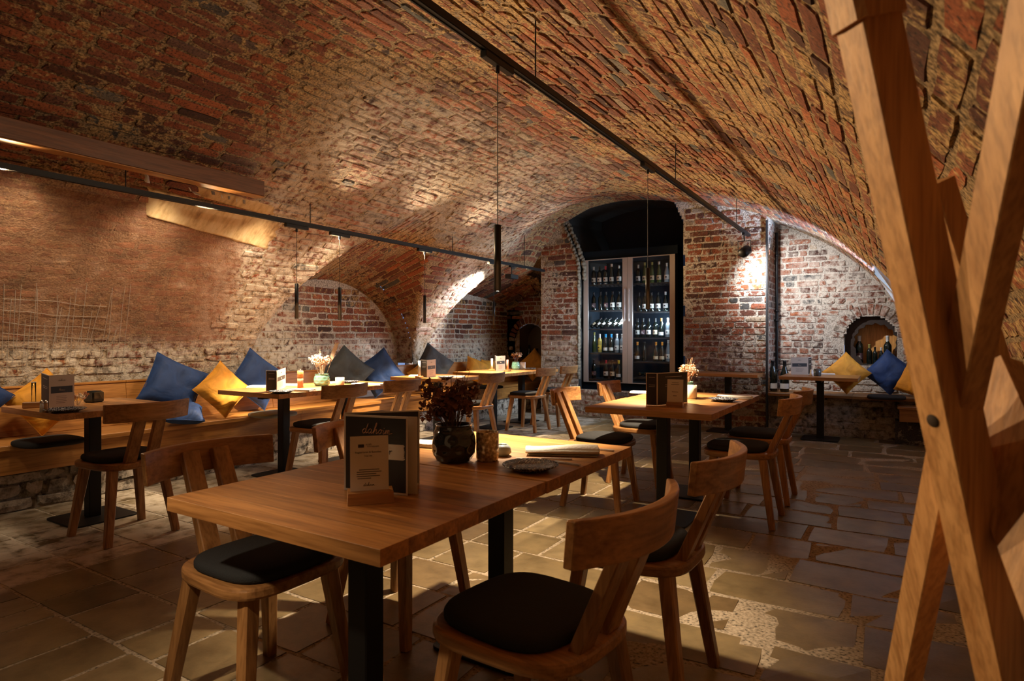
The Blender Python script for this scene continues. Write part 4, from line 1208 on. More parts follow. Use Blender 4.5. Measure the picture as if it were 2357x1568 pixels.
# bottles in the arched niche
for px, s_, k, c, tx in ((1978, 1.22, 'bordeaux', 'white', 'tall dark bottle at the left in the arched niche'), (2001, .85, 'bordeaux', 'olive', 'small bottle with olive green cap in the arched niche'), (2014, .74, 'bordeaux', 'black', 'short dark bottle in the middle of the arched niche'), (2028.5, .72, 'burgundy', 'white', 'short dark bottle with white cap in the arched niche'), (2043, 1.22, 'bordeaux', 'white', 'tall dark bottle at the right in the arched niche')):
    bottle((at_y(px, 800, YR + .16).x, YR + .16, NZ0 + .002), k, 'dark', c, 'dark' if s_ > 1 else None, tx, 'bottles in the arched niche', scale=s_)
for i, (px, s_) in enumerate(((1197, 1.15), (1218, 1.25), (1236, 1.05), (1249, .95))):
    bottle((at_y(px, 830, YE + .12).x, YE + .12, EN[2] + .002), 'burgundy', 'dark', 'black', 'white', f'dark bottle in the small end niche, {ORD[i]} from the left', 'bottles in the end niche', scale=s_)

# ------------------------------------------------------------------ cushions
def pillow_mesh(s=.44, t=.11, seed=0):
    rg = random.Random(seed); n = 16; V = []
    def f(u, v, side):
        x, y = u * 2 - 1, v * 2 - 1
        pin = 1 - .075 * (1 - y * y) ; piny = 1 - .075 * (1 - x * x)
        th = (max(0, 1 - x ** 4) * max(0, 1 - y ** 4)) ** .55
        th *= 1 + .22 * mnoise.noise(Vector((x * 1.5 + seed * 3, y * 1.5, side))) + .10 * mnoise.noise(Vector((x * 4 + seed, y * 4, side)))
        pin *= 1 - .05 * mnoise.noise(Vector((seed * 5, y * 1.4, 0))); piny *= 1 - .05 * mnoise.noise(Vector((x * 1.4, seed * 5, 0)))
        return (x * s / 2 * pin, side * t * th + (.0 if side else 0), y * s / 2 * piny)
    mb = MB()
    mb.grid(lambda u, v: f(u, v, -1), n, n); 
    b = MB().grid(lambda u, v: f(u, v, 1), n, n)
    mb.add(b.v, [tuple(reversed(q)) for q in b.f], True)
    return mb
PM = [pillow_mesh(.45, .095, k).mesh('pillow_cover') for k in range(3)]
def pipe_mesh(s=.45):
    pts = []
    for k in range(64):
        e = k // 16; t = (k % 16) / 16 * 2 - 1
        x, y = ((t, -1), (1, t), (-t, 1), (-1, -t))[e]
        pts.append((x * s / 2 * (1 - .075 * (1 - y * y)), 0, y * s / 2 * (1 - .075 * (1 - x * x))))
    pts.append(pts[0])
    return MB().tube(pts, .004, 5, True, False).mesh('pillow_seam')
PIPE = pipe_mesh()
from mathutils.bvhtree import BVHTree
PLACED = []
def pillow(c, yaw, lean, spin, size, mat, label, k=0, group='scatter cushions on the bench'):
    M = Matrix.Rotation(yaw, 4, 'Z') @ Matrix.Rotation(lean, 4, 'X') @ Matrix.Rotation(spin, 4, 'Y')
    c = Vector(c); vs = [M @ (v.co * (size / .45)) for v in PM[k % 3].vertices]
    corner = c.y > 8.3 and c.x > -2
    seat = SB if corner else SZ
    c.z += seat + .008 - (c.z + min(v.z for v in vs))          # rests on the seat
    if corner: c.y = min(c.y, YR - .03 - max(v.y for v in vs))
    elif c.y < 8.8:
        lim = max(-5.512 - .158 * max(0, c.z + v.z - SZ) - (c.x + v.x) for v in vs if c.z + v.z < .84) + .012
        if lim > 0: c.x += lim
    fwd = Vector((0, -1, 0)) if corner else Vector((1, 0, 0)) if c.y < 8.8 else Vector((0, -1, 0))
    c0 = c.copy(); side = Vector((fwd.y, fwd.x, 0)); tr = None
    for f, g in sorted(((f, g) for f in np.linspace(0, .16, 9) for g in np.linspace(-.12, .12, 9)), key=lambda q: q[0] ** 2 + q[1] ** 2 * 1.5):
        c = c0 + fwd * f + side * g                            # nudged clear of the cushions already there
        tr = BVHTree.FromPolygons([c + M @ (v.co * (size * 1.02 / .45)) for v in PM[k % 3].vertices], [tuple(p.vertices) for p in PM[k % 3].polygons])
        if not any(tr.overlap(q) for q in PLACED): break
    else: c = c0
    PLACED.append(tr)
    t = thing('scatter_cushion', label, 'cushion', c, 0, group, M.to_euler()); t.scale = (size / .45,) * 3
    part('cover', mcopy(PM[k % 3], mat), None, t); part('seam', mcopy(PIPE, mat), None, t)
    return t
E45 = PI / 4
YW = PI / 2           # cushion face turned to the room from the left wall
def lp(px, py, x): return at_x(px, py, x)
LP = [
 (-95, 905, -5.33, YW, .22, E45, .44, VBLUE, 'blue cushion cut off by the left edge of the photo'),
 (58, 908, -5.34, YW - .2, .25, E45 + .1, .36, VYEL, 'mustard cushion behind the leftmost table with the tube vase'),
 (400, 890, -5.34, YW - .1, .30, E45 - .30, .46, VBLUE, 'large blue cushion leaning tilted, left of the mustard diamond'),
 (422, 945, -5.17, YW - .1, 1.24, .35, .31, VBLUE, 'blue cushion slumped low on the seat under the large blue one'),
 (507, 900, -5.19, YW - .15, .28, E45 + .04, .375, VYEL, 'mustard diamond shaped cushion left of the pale seat pad'),
 (592, 880, -5.36, YW - .15, .22, E45 - .12, .45, VBLUE, 'blue cushion standing behind the menu and the pale seat pad'),
 (797, 855, -5.38, YW - .55, .20, E45 - .06, .46, VGREY, 'grey cushion standing left of the bright blue one in the alcove'),
 (874, 858, -5.27, YW - .85, .18, E45 + .16, .44, VBLUE, 'bright blue cushion right of the grey one in the alcove'),
 (998, 848, -5.36, YW - .35, .22, E45 - .14, .48, VGREY, 'large grey cushion below the brick pier, behind the third table'),
 (975, 888, -5.22, YW - .2, .55, E45 + .3, .36, VYEL, 'mustard cushion lying under the third table'),
 (1098, 850, -5.30, YW - .35, .45, .42, .38, VYEL, 'mustard cushion between the third and the far table'),
 (1127, 838, -5.36, YW - .1, .15, .1, .36, VYEL, 'mustard cushion upright behind the white candle on the far table')]
for i, (px, py, x, yaw, lean, spin, sz, m, l) in enumerate(LP): pillow(lp(px, py, x), yaw, -lean, spin, sz, m, l, i)
c = at_y(1228, 840, 8.95); pillow((c.x, c.y, c.z), .25, -.25, E45, .40, VYEL, 'mustard cushion in the dark end bay before the small niche', 1)
for i, (px, py, y, yaw, lean, spin, sz, m, l) in enumerate([
 (1948, 871, 8.62, .1, .34, E45, .385, VYEL, 'mustard cushion behind the table on the corner bench'),
 (2019, 868, 8.72, -.15, .30, E45 - .1, .41, VBLUE, 'dark blue cushion below the arched niche'),
 (2112, 868, 8.74, -.3, .2, E45 + .1, .33, VGREY, 'dark grey cushion right of the blue one on the corner bench'),
 (2104, 900, 8.36, -.5, .35, .3, .33, VYEL, 'mustard cushion at the right end of the corner bench, by the timber frame')]):
    pillow(at_y(px, py, y), yaw, -lean, spin, sz, m, l, i, 'scatter cushions on the corner bench')
def bench_pad(px, py, z, rz, label, mat):
    q = at_z(px, py, z + .03); o = pd0.copy(); o.data = mcopy(pd0.data, mat); COL.objects.link(o); o.location = (q.x, q.y, z + .001); o.rotation_euler = (0, 0, rz); o['label'] = label; o['group'] = 'seat pads on the benches'
bench_pad(112, 1012, SZ, 0, 'dark seat pad on the bench below the leftmost table', CUSH)
bench_pad(628, 950, SZ, 0, 'pale seat pad on the bench right of the mustard diamond', CUSHPALE)
bench_pad(1124, 889, SZ, 0, 'dark seat pad on the bench between the third and far table', CUSH)
bench_pad(2040, 912, SB, 0, 'dark seat pad on the corner bench before the cushions', CUSH)
# ------------------------------------------------------------------ printed things
def text(body, size, parent, M, mat, name='lettering', shear=0.0, align='CENTER'):
    c = bpy.data.curves.new(name, 'FONT'); c.body = body; c.size = size; c.align_x = align; c.shear = shear; c.extrude = .0001; c.resolution_u = 2
    tmp = bpy.data.objects.new('tmp', c); COL.objects.link(tmp)
    me = bpy.data.meshes.new_from_object(tmp.evaluated_get(bpy.context.evaluated_depsgraph_get()))
    bpy.data.objects.remove(tmp); bpy.data.curves.remove(c)
    me.name = name; me.materials.clear()
    o = part(name, me, mat, parent); o.matrix_local = M
    return o
SCRIPT = {
 'd': ([(.9, .85), (.5, 1), (.1, .5), (.4, .0), (.85, .35), (1.2, 2.2), (.95, .7), (1.1, .05), (1.5, .3)], 1.45),
 'a': ([(.9, .85), (.5, 1), (.1, .5), (.4, 0), (.85, .4), (.95, .9), (.9, .2), (1.1, 0), (1.45, .35)], 1.4),
 'h': ([(0, .3), (.5, 1.6), (.58, 2.35), (.36, 2.1), (.15, 0), (.4, .8), (.75, .95), (.8, .3), (.95, 0), (1.3, .35)], 1.3),
 'o': ([(.5, 1), (.1, .5), (.4, 0), (.8, .4), (.65, .95), (.5, .9), (1.1, .8)], 1.1),
 'i': ([(.2, .8), (.2, .15), (.4, 0), (.7, .4)], .65),
 'm': ([(.1, .85), (.15, 0), (.35, .8), (.55, .85), (.6, 0), (.8, .8), (1.0, .85), (1.05, .1), (1.3, .1), (1.9, .25)], 1.6),
 'r': ([(.1, .5), (.25, 1.0), (.35, .8), (.3, 0), (.4, .6), (.75, .95), (.9, .8)], 1.0),
 'e': ([(.15, .45), (.7, .65), (.5, 1), (.15, .5), (.45, 0), (.95, .35)], .95),
 'n': ([(.1, .85), (.15, 0), (.35, .8), (.6, .9), (.65, .15), (.85, 0), (1.15, .35)], 1.15),
 'u': ([(.1, .85), (.15, .2), (.4, 0), (.7, .4), (.75, .9), (.75, .15), (.95, 0), (1.2, .35)], 1.15),
 'M': ([(.0, 0), (.25, 1.9), (.55, .3), (.95, 1.95), (1.05, .1), (1.35, .3)], 1.4)}
def catmull(p, k=5):
    q = [p[0]] + list(p) + [p[-1]]; out = []
    for i in range(1, len(q) - 2):
        for t in range(k):
            t /= k; a, b, c, d = q[i - 1], q[i], q[i + 1], q[i + 2]
            out.append(tuple(.5 * (2 * b[m] + (c[m] - a[m]) * t + (2 * a[m] - 5 * b[m] + 4 * c[m] - d[m]) * t * t + (3 * b[m] - a[m] - 3 * c[m] + d[m]) * t ** 3) for m in (0, 1)))
    return out + [p[-1]]
def script_word(wd, size, parent, M, mat, r=.065):
    mb = MB(); x = 0; tot = sum(SCRIPT[c][1] for c in wd)
    for c in wd:
        pts, adv = SCRIPT[c]
        mb.tube([(size * (x + px + .22 * py - tot / 2), size * py, 0) for px, py in catmull(pts)], size * r * (1.25 if c in 'dhM' else 1), 4, True)
        if c == 'i': mb.blob((size * (x + .55 - tot / 2), size * 1.3, 0), size * .09, 5)
        x += adv
    o = part('lettering', mb, mat, parent); o.matrix_local = M
    return o
def frame_M(a, b, off=.0008, u=.5, z=0.0, tilt=0.0):
    """placing matrix on the viewer's side of a standing sheet from a (left) to b (right)"""
    a = Vector((a[0], a[1], 0)); b = Vector((b[0], b[1], 0)); X = (b - a).normalized(); N = Vector((X.y, -X.x, 0))
    up = (Vector((0, 0, 1)) * math.cos(tilt) - N * math.sin(tilt)); Nn = X.cross(up)
    o = a + (b - a) * u + up * z + Nn * off
    return Matrix(((X.x, up.x, Nn.x, o.x), (X.y, up.y, Nn.y, o.y), (X.z, up.z, Nn.z, o.z), (0, 0, 0, 1)))
def sheet(name, t, a, b, h, mat, th=.0016, tilt=0.0, label=None, z0=0.0):
    wd = (Vector(b[:2]) - Vector(a[:2])).length
    o = part(name, MB().box((-wd / 2, z0, -th), (wd / 2, h, 0)), mat, t, label=label); o.matrix_local = frame_M(a, b, 0, .5, 0, tilt)
    return o, wd
def patch(name, par, x0, x1, z0, z1, mat, off=.0004, label=None):
    return part(name, MB().box((x0, z0, 0), (x1, z1, off)), mat, par, label=label)
TI = Matrix.Identity(4)

def local(pts, o): return [(p.x - o.x, p.y - o.y) for p in pts]
# menu on the near table
S0, S1, S2 = at_z(792, 1128, .75), at_z(938, 1142, .75), at_z(966, 1116, .75)
t = thing('menu', 'black square menu with copper lettering, standing opened on the near table', 'menu', (S0.x, S0.y, .7508))
a, b, c = local((S0, S1, S2), S0)
h = .222
bk, wd = sheet('back_cover', t, a, c, h + .004, PAPER); patch('print', bk, -wd / 2 + .004, wd / 2 - .004, .004, h, PAPERK)
pg, wd = sheet('page', t, a, (b[0] + .012, b[1] + .028), h - .002, PAPER)
fr, wd = sheet('front_cover', t, a, b, h, PAPER)
patch('print', fr, -wd / 2 + .006, wd / 2 - .005, .006, h - .006, PAPERK, label='black printed face')
script_word('dahoim', .0128, fr, Matrix.Translation((.004, h - .052, .0008)), GOLD)
patch('print', fr, .018, wd / 2 - .012, .098, .142, PAPER, .0007, label='pale brush stroke with script lettering')
for k in range(8): patch('print', fr, wd / 2 - .013, wd / 2 - .013 + R.uniform(.001, .007), .100 + k * .0052, .1035 + k * .0052, PAPER, .0007)
script_word('mehr', .011, fr, Matrix.Translation((.028, .113, .0010)), INK, .07)
# card in a wooden block in front of it
C0, C1 = at_z(800, 1166, .75), at_z(907, 1158, .75)
cm = (C0 + C1) / 2; ang = math.atan2(C1.y - C0.y, C1.x - C0.x); wd = (C1 - C0).length
def card_holder(loc, rz, wblock, label, scale=1.0, detail=True):
    t = thing('card_holder', label, 'card holder', (loc[0], loc[1], .7508), rz)
    k = scale
    mb = MB(); hw = wblock / 2
    mb.add([(-hw, 0, 0), (hw, 0, 0), (hw, .056 * k, 0), (-hw, .056 * k, 0), (-hw + .001, .003, .030 * k), (hw - .001, .003, .030 * k), (hw - .001, .052 * k, .034 * k), (-hw + .001, .052 * k, .034 * k)],
           [(3, 2, 1, 0), (4, 5, 6, 7), (0, 1, 5, 4), (1, 2, 6, 5), (2, 3, 7, 6), (3, 0, 4, 7)])
    part('block', mb, OAKX, t)
    cw, hh = .102 * k, .168 * k
    cd = part('card', MB().box((-cw / 2, .022 * k, -.0012), (cw / 2, hh, 0)), PAPER, t)
    M = Matrix.Translation((-.002, .022 * k, .010 * k)) @ Matrix.Rotation(math.radians(-8), 4, 'X') @ Matrix.Rotation(PI / 2, 4, 'X'); cd.matrix_local = M
    if detail:
        T = lambda x, y: Matrix.Translation((x, y, .0004))
        patch('print', cd, -.030, -.014, .137, .146, INK); text('AUER', .0065, cd, T(-.002, .1425), INK); text('PRIVATBRAUEREI', .0042, cd, T(.010, .1375), INK)
        text('Registrieren & Bestellen', .0072, cd, T(-.003, .122), INK); text('Scan me', .0062, cd, T(-.003, .1125), INK)
        for i, (u0, u1) in enumerate(((-.028, .026), (-.034, .032), (-.034, .018), (-.034, .028), (-.032, .004))): patch('print', cd, u0, u1, .0765 - i * .0058, .0785 - i * .0058, INK, .0003, label='line of small print' if i == 0 else None)
        script_word('dahoim', .0040, cd, T(-.002, .034), INK, .07)
    else:
        for z0, z1, u in ((.145, .148, .022), (.133, .136, .026), (.086, .089, .02), (.06, .064, .012)): patch('print', cd, -u * k, u * k, z0 * k, z1 * k, INK, .0003)
    return t
card_holder((cm.x, cm.y), ang, wd, 'white card with small print in a slanted wooden block, before the black menu')

def tent(label, s, left, right, h, left_dark=False, right_dark=False, word=None):
    """menu standing as a V; s is the corner towards the viewer, left/right the free ends"""
    t = thing('menu', label, 'menu', (s.x, s.y, .7508))
    c, a, b = local((s, left, right), s)
    for nm, p, q, dk in (('left_cover', a, c, left_dark), ('right_cover', c, b, right_dark)):
        o, wd = sheet(nm, t, p, q, h, PAPER if dk else KRAFT)
        if dk:
            patch('print', o, -wd / 2 + .005, wd / 2 - .005, .005, h - .005, PAPERK)
            for z in (.62, .57, .86): patch('print', o, -wd * .25, wd * .3, h * z, h * z + .002, PAPER, .0006)
        else:
            patch('print', o, -wd / 2 * .86, wd / 2 * .86, h * .46, h * .66, PAPERK, label='black band with script lettering')
            script_word('Menu', h * .038, o, Matrix.Translation((0, h * .525, .0008)), KRAFT, .07)
            if wd > .08: script_word('dahoim', h * .028, o, Matrix.Translation((0, h * .82, .0006)), INK, .05)
            for k in range(5): patch('print', o, -wd * .22, wd * R.uniform(.12, .28), h * (.36 - .05 * k), h * (.36 - .05 * k) + .0018, INK, .0003)
    return t
Z = .75
tent('black and white folded menu standing on the middle table', at_z(1513, 934, Z), at_z(1487, 933, Z), at_z(1566, 930, Z) + Vector((.02, .10, 0)), .215, True, True)
q = at_z(1552, 938, Z); card_holder((q.x, q.y), .10, .105, 'small card in a wooden block beside the folded menu on the middle table', 1.0, False)
tent('beige menu with a black band standing on the leftmost bench table', at_z(113, 943, Z), at_z(95, 930, Z), at_z(171, 937, Z), .212, True, False)
tent('half black, half beige menu on the table under the leftmost pendants', at_z(637, 902, Z), at_z(612, 901, Z), at_z(648, 892, Z) + Vector((-.02, .06, 0)), .175, True, False)
tent('half black, half beige menu on the third bench table', at_z(983, 870, Z), at_z(968, 869, Z), at_z(1003, 867, Z), .20, True, False)
tent('beige menu with a black band on the far bench table', at_z(1142, 855, Z), at_z(1139, 853, Z), at_z(1163, 853, Z), .205, True, False)
tent('beige menu with a black band on the table before the corner bench', at_z(1858, 863.5, Z) + Vector((0, .10, 0)), at_z(1818, 863.5, Z) + Vector((0, .10, 0)), at_z(1865, 862, Z) + Vector((0, .14, 0)), .21, False, True)

# ------------------------------------------------------------------ vases and dried flowers
def faceted_vase(r, h, mat, label, loc, name='vase'):
    t = thing(name, label, 'vase', loc)
    prof = [(.0, .002), (.62, .0), (.80, .05), (.95, .20), (1.0, .40), (.98, .60), (.90, .80), (.82, .90), (.80, .97), (.86, 1.0), (.80, 1.0), (.74, .95), (.80, .78), (.85, .4), (.6, .06), (0, .05)]
    n = 48; V = []; Fc = []
    P2 = []
    for i in range(len(prof) - 1):
        for s_ in range(3): 
            k = s_ / 3; P2.append((prof[i][0] + (prof[i + 1][0] - prof[i][0]) * k, prof[i][1] + (prof[i + 1][1] - prof[i][1]) * k, i < 7))
    P2.append((*prof[-1], False))
    for rr, zz, outer in P2:
        for k in range(n):
            a = 2 * PI * k / n; d = 0
            if outer:
                rowi = int(zz * 4); u = (a / (2 * PI) * 9 + .5 * (rowi % 2)) % 1 - .5; v = (zz * 4) % 1 - .5
                d = .075 * max(0, 1 - (u * u + v * v) * 5.0)
            q = r * (rr * (1 - d)); V.append((q * math.cos(a), q * math.sin(a), h * zz))
    for i in range(len(P2) - 1):
        for k in range(n):
            j = (k + 1) % n; Fc.append((i * n + k, i * n + j, (i + 1) * n + j, (i + 1) * n + k))
    part('body', MB().add(V, Fc, True), mat, t)
    return t
def bouquet(loc, z0, n, hgt, spread, mats, label, pet=.010, head=.035, npet=16, seed=1, bias=(0, 0), tall=0):
    rg = random.Random(seed); t = thing('dried_bouquet', label, 'dried flowers', (loc[0], loc[1], z0))
    for k in range(n):
        a = rg.uniform(0, 2 * PI); sp = spread * math.sqrt(rg.random()); hh = hgt * rg.uniform(.28 if n > 28 else .55, 1.0)
        tip = Vector((math.cos(a) * sp + bias[0] * rg.random(), math.sin(a) * sp + bias[1] * rg.random(), hh))
        mid = tip * .5 + Vector((rg.uniform(-.01, .01), rg.uniform(-.01, .01), hh * .12))
        st = part('stem', MB().tube([(tip.x * .12, tip.y * .12, -.03), mid, tip], .0014, 5), mats[0], t)
        mb = MB(); hr = head * rg.uniform(.6, 1.15)
        for q in range(npet):
            d = Vector((rg.gauss(0, 1), rg.gauss(0, 1), rg.gauss(.1, .8)))
            d = d.normalized() * hr * rg.uniform(.4, 1); c = tip + d
            ax = Vector((rg.gauss(0, 1), rg.gauss(0, 1), rg.gauss(0, 1))).normalized(); bx = ax.cross(d.normalized()).normalized(); s_ = pet * rg.uniform(.6, 1.4)
            up = d.normalized() * s_ * .5
            mb.add([c - ax * s_, c + bx * s_ * .8 + up, c + ax * s_ + up * .4, c - bx * s_ * .8 + up, c + up * .2], [(0, 1, 4), (1, 2, 4), (2, 3, 4), (3, 0, 4)])
            if q % 3 == 0: mb.tube([tip, c], .0007, 3, False, False)
        part('flower_head', mb, mats[1 + k % (len(mats) - 1)], st)
    for k in range(tall):
        x, y = rg.uniform(-.01, .06), rg.uniform(-.02, .02); z1 = hgt * rg.uniform(1.15, 1.42)
        part('stem', MB().tube([(0, 0, 0), (x * .5, y, z1 * .6), (x, y, z1), (x + rg.uniform(-.012, .012), y, z1 + .01)], .0011, 4), mats[0], t)
    return t
q = at_z(1031, 1066, Z); VL = (q.x, q.y + .035)
faceted_vase(.080, .135, VASEK, 'round black dimpled glass vase on the near table', (VL[0], VL[1], .7508))
STB = plain('dried_stem', (0.10, 0.045, 0.022), .8)
bouquet(VL, .7508 + .115, 44, .155, .082, [STB, DRYB, DRYB, plain('dried_rust_petal', (.24, .09, .035), .85)], 'bouquet of dried brown hydrangea in the black vase on the near table', .010, .032, 22, 3, (-.055, .02), 5)
q = at_z(1578, 917, Z); faceted_vase(.055, .12, VASEG, 'olive glass vase behind the card on the middle table', (q.x, q.y + .05, .7508))
bouquet((q.x, q.y + .05), .86, 18, .13, .06, [DRYP, DRYP, DRYW], 'peach dried flowers in the vase on the middle table', .007, .030, 16, 5, (.02, 0), 3)
q = at_z(733, 889, Z); faceted_vase(.075, .11, VASEG, 'wide green glass vase with cream flowers on a bench table', (q.x, q.y + .04, .7508))
bouquet((q.x, q.y + .04), .85, 26, .18, .085, [DRYW, DRYW, DRYW, DRYP], 'cream dried flowers with a feathery plume on a bench table', .009, .034, 18, 9, (-.03, -.02), 2)
t = thing('dried_plume', 'pale feathery plume rising from the cream dried flowers', 'dried flowers', (q.x + .02, q.y + .06, .86))
pl0 = Vector((.0, .02, 0)); pl1 = Vector((.05, .10, .27)); mb = MB()
for k in range(14):
    f = .45 + .55 * k / 13; c = pl0.lerp(pl1, f)
    for s_ in (-1, 1): mb.add([c, c + Vector((s_ * .010, s_ * .016, .020)) * (1.25 - .5 * abs(f - .7) * 2), c + Vector((s_ * .006, s_ * .010, .028)), c + Vector((0, 0, .012))], [(0, 1, 2, 3)])
part('stem', MB().tube([pl0, pl1], .0015, 5), DRYW, t); part('plume', mb, DRYW, t)
q = at_z(1183, 852, Z); faceted_vase(.060, .115, VASEG, 'small teal glass vase on the far bench table', (q.x, q.y + .05, .7508))
bouquet((q.x, q.y + .05), .85, 16, .14, .075, [STB, DRYW, DRYB], 'brown and cream dried flowers on the far bench table', .009, .030, 14, 12)
q = at_z(205, 927, Z); t = thing('vase', 'small square black vase on the leftmost bench table', 'vase', (q.x, q.y + .03, .7508), .3)
part('body', MB().cbox((-.045, -.045, 0), (.045, .045, .075), .008), VASEK, t); part('rim', MB().box((-.030, -.030, .075), (.030, .030, .079)), BLACKM, t)
q = at_z(180, 934, Z); bouquet((q.x, q.y), .784, 9, .045, .05, [DRYW, DRYP, DRYW], 'fallen cream dried flowers beside the menu on the leftmost table', .009, .020, 12, 21)

# ------------------------------------------------------------------ candles, glasses, shakers
def tumbler(px, py, r, h, mat, label, cat='candle glass'):
    q = at_z(px, py, Z); t = thing('candle_glass', label, cat, (q.x, q.y + r * .8, .7508))
    part('glass', MB().lathe([(0, 0), (r * .92, 0), (r * .95, .006), (r, .012), (r, h), (r - .004, h), (r - .005, .014), (0, .012)], 26), mat, t)
    part('wax', MB().lathe([(0, .013), (r - .006, .013), (r - .006, h * .35), (0, h * .35)], 20), DRYW, t)
    return t
tumbler(1110, 1064, .0415, .105, MERC, 'mottled gold candle glass beside the black vase')
tumbler(1590, 919, .036, .10, plain('frosted_glass', (.55, .50, .40), .35), 'pale frosted candle glass on the middle table')
tumbler(776, 888, .042, .075, plain('etched_glass', (.60, .46, .28), .35), 'small cream etched candle glass on the bench table')
tumbler(1881, 866, .040, .085, plain('smoky_glass', (.06, .07, .07), .2), 'smoky candle glass on the table before the corner bench')
q = at_z(1147, 1052, Z); t = thing('glass_dish', 'little clear glass dish behind the gold candle glass', 'dish', (q.x, q.y + .03, .7508))
part('dish', MB().lathe([(0, 0), (.022, 0), (.034, .012), (.030, .030), (.020, .042), (.018, .040), (.027, .028), (.030, .013), (0, .004)], 20), plain('pale_dish_glass', (.50, .58, .62), .15, spec=.6), t)
part('salt', MB().lathe([(0, .005), (.026, .007), (.029, .013), (.0, .016)], 16), LINEN, t)
def candle(px, py, r, h, mat, label, base=True):
    q = at_z(px, py, Z); t = thing('candle', label, 'candle', (q.x, q.y + r, .7508))
    if base: part('holder', MB().cbox((-.035, -.035, 0), (.035, .035, .018), .003), OAKX, t)
    part('wax', MB().lathe([(0, .016), (r, .016), (r, h - .002), (r * .8, h), (0, h - .002)], 16), mat, t); part('wick', MB().tube([(0, 0, h - .003), (.001, 0, h + .012)], .0012, 5), BLACKM, t)
    return t
candle(963, 870, .014, .19, LINEN, 'white stick candle on the third bench table')
candle(1131, 853, .015, .165, LINEN, 'white stick candle on the far bench table')
candle(1167, 855, .014, .155, COPPER, 'salmon stick candle beside the small teal vase')
def mill(px, py, label):
    q = at_z(px, py, Z); t = thing('pepper_mill', label, 'mill', (q.x, q.y + .02, .7508))
    part('body', MB().lathe([(0, 0), (.026, 0), (.026, .085), (.024, .088), (0, .088)], 18), COPPER, t)
    part('head', MB().lathe([(.023, .088), (.027, .091), (.027, .148), (.022, .153), (0, .153)], 18), OAKZ, t); part('knob', MB().lathe([(0, .153), (.007, .154), (.008, .163), (0, .168)], 12), CHROME, t)
    return t
mill(687, 893, 'round wooden pepper mill beside the cream flowers')
q = at_z(69, 940, Z); t = thing('stem_vase', 'clear tube vase in a wooden block on the leftmost bench table', 'vase', (q.x, q.y + .02, .7508), 1.0)
part('block', MB().cbox((-.055, -.022, 0), (.055, .022, .038), .003), OAKX, t); part('tube', MB().lathe([(.0, .010), (.012, .012), (.0125, .165), (.0110, .165), (.0105, .014)], 14), PANE, t)
part('rim', MB().lathe([(.0125, .160), (.0140, .163), (.0140, .166), (.0110, .166)], 14), LINEN, t)
for px, l, m in ((91.5, 'white salt shaker on the corner of the leftmost table', LINEN), (101, 'wooden pepper shaker beside the salt on the leftmost table', TRESTLE)):
    q = at_z(px, 950, Z); t = thing('shaker', l, 'shaker', (q.x, q.y + .01, .7508)); part('body', MB().lathe([(0, 0), (.012, 0), (.010, .03), (.0085, .055), (0, .056)], 14), m, t); part('cap', MB().lathe([(.009, .055), (.0095, .066), (.005, .072), (0, .073)], 14), CHROME, t)
q = at_z(1868, 866, Z); t = thing('shaker', 'white salt shaker beside the smoky glass on the corner table', 'shaker', (q.x, q.y, .7508)); part('body', MB().lathe([(0, 0), (.020, 0), (.018, .05), (0, .052)], 14), LINEN, t); part('cap', MB().lathe([(.016, .05), (.014, .075), (0, .078)], 14), LINEN, t)
q = at_z(1201, 851, Z); t = thing('small_box', 'small white paper box on the far bench table', 'box', (q.x, q.y + .03, .7508), .4); part('box', MB().cbox((-.035, -.02, 0), (.035, .02, .095), .002), PAPER, t); part('lid', MB().cbox((-.036, -.021, .095), (.036, .021, .104), .002), PAPER, t)

# ------------------------------------------------------------------ plates, napkins, cutlery
def plate(px, py, r, label, mat=SPECK, z=Z):
    q = at_z(px, py, z + .012); t = thing('plate', label, 'plate', (q.x, q.y, z + .0008))
    part('dish', MB().lathe([(0, .003), (r * .55, .003), (r * .60, 0), (r * .66, .004), (r * .97, .017), (r, .0195), (r * .975, .0215), (r * .70, .010), (r * .6, .0075), (0, .0075)], 36), mat, t)
    return t
plate(1221, 1074, .096, 'dark blue speckled plate on the near table')
plate(648, 902, .10, 'dark plate before the menu under the leftmost pendants')
plate(1665, 920, .10, 'dark blue plate at the right edge of the middle table')
plate(805, 879, .10, 'pale edged plate behind the cream candle glass')
plate(1026, 868.5, .10, 'dark plate on the third bench table')
plate(150, 944, .11, 'dark plate under the menu on the leftmost bench table')
plate(1219, 849, .09, 'plate near the brick pier on the far bench table')
def rolled_napkin(a, b, r, label):
    a = Vector(a); b = Vector(b); d = (b - a); Ln = d.length; ang = math.atan2(d.y, d.x)
    t = thing('napkin', label, 'napkin', (a.x, a.y, a.z), ang)
    prof = []
    for k in range(60):                     # one flattened spiral turn after another
        f = k / 59; th = 2 * PI * 2.6 * f; q = 1 - .62 * f
        prof.append((r * 1.55 * q * math.cos(th + PI), .30 * r + r * .62 * (1 + .0) + r * .62 * q * math.sin(th + PI) - r * .30))
    V = []; nS = 10
    for i in range(nS + 1):
        u = i / nS
        for j, (y, z) in enumerate(prof):
            k = .70 + .30 * smooth(.0, .8, u)
            sag = -.0
            V.append((Ln * u + .004 * math.sin(j * .3), y * (1.12 - .12 * u), .0012 + max(0, z) * k + .0015 * math.sin(u * 6 + j * .2)))
    m = len(prof)
    part('cloth', MB().add(V, [(i * m + j, i * m + j + 1, (i + 1) * m + j + 1, (i + 1) * m + j) for i in range(nS) for j in range(m - 1)], True), LINEN, t)
    fl = MB().grid(lambda u, v: (Ln * (.02 + .96 * u), -r * 1.5 + r * 3.4 * v, .0014 + .004 * v * (1 - v)), 8, 8); part('loose_flap', fl, LINEN, t)
    return t
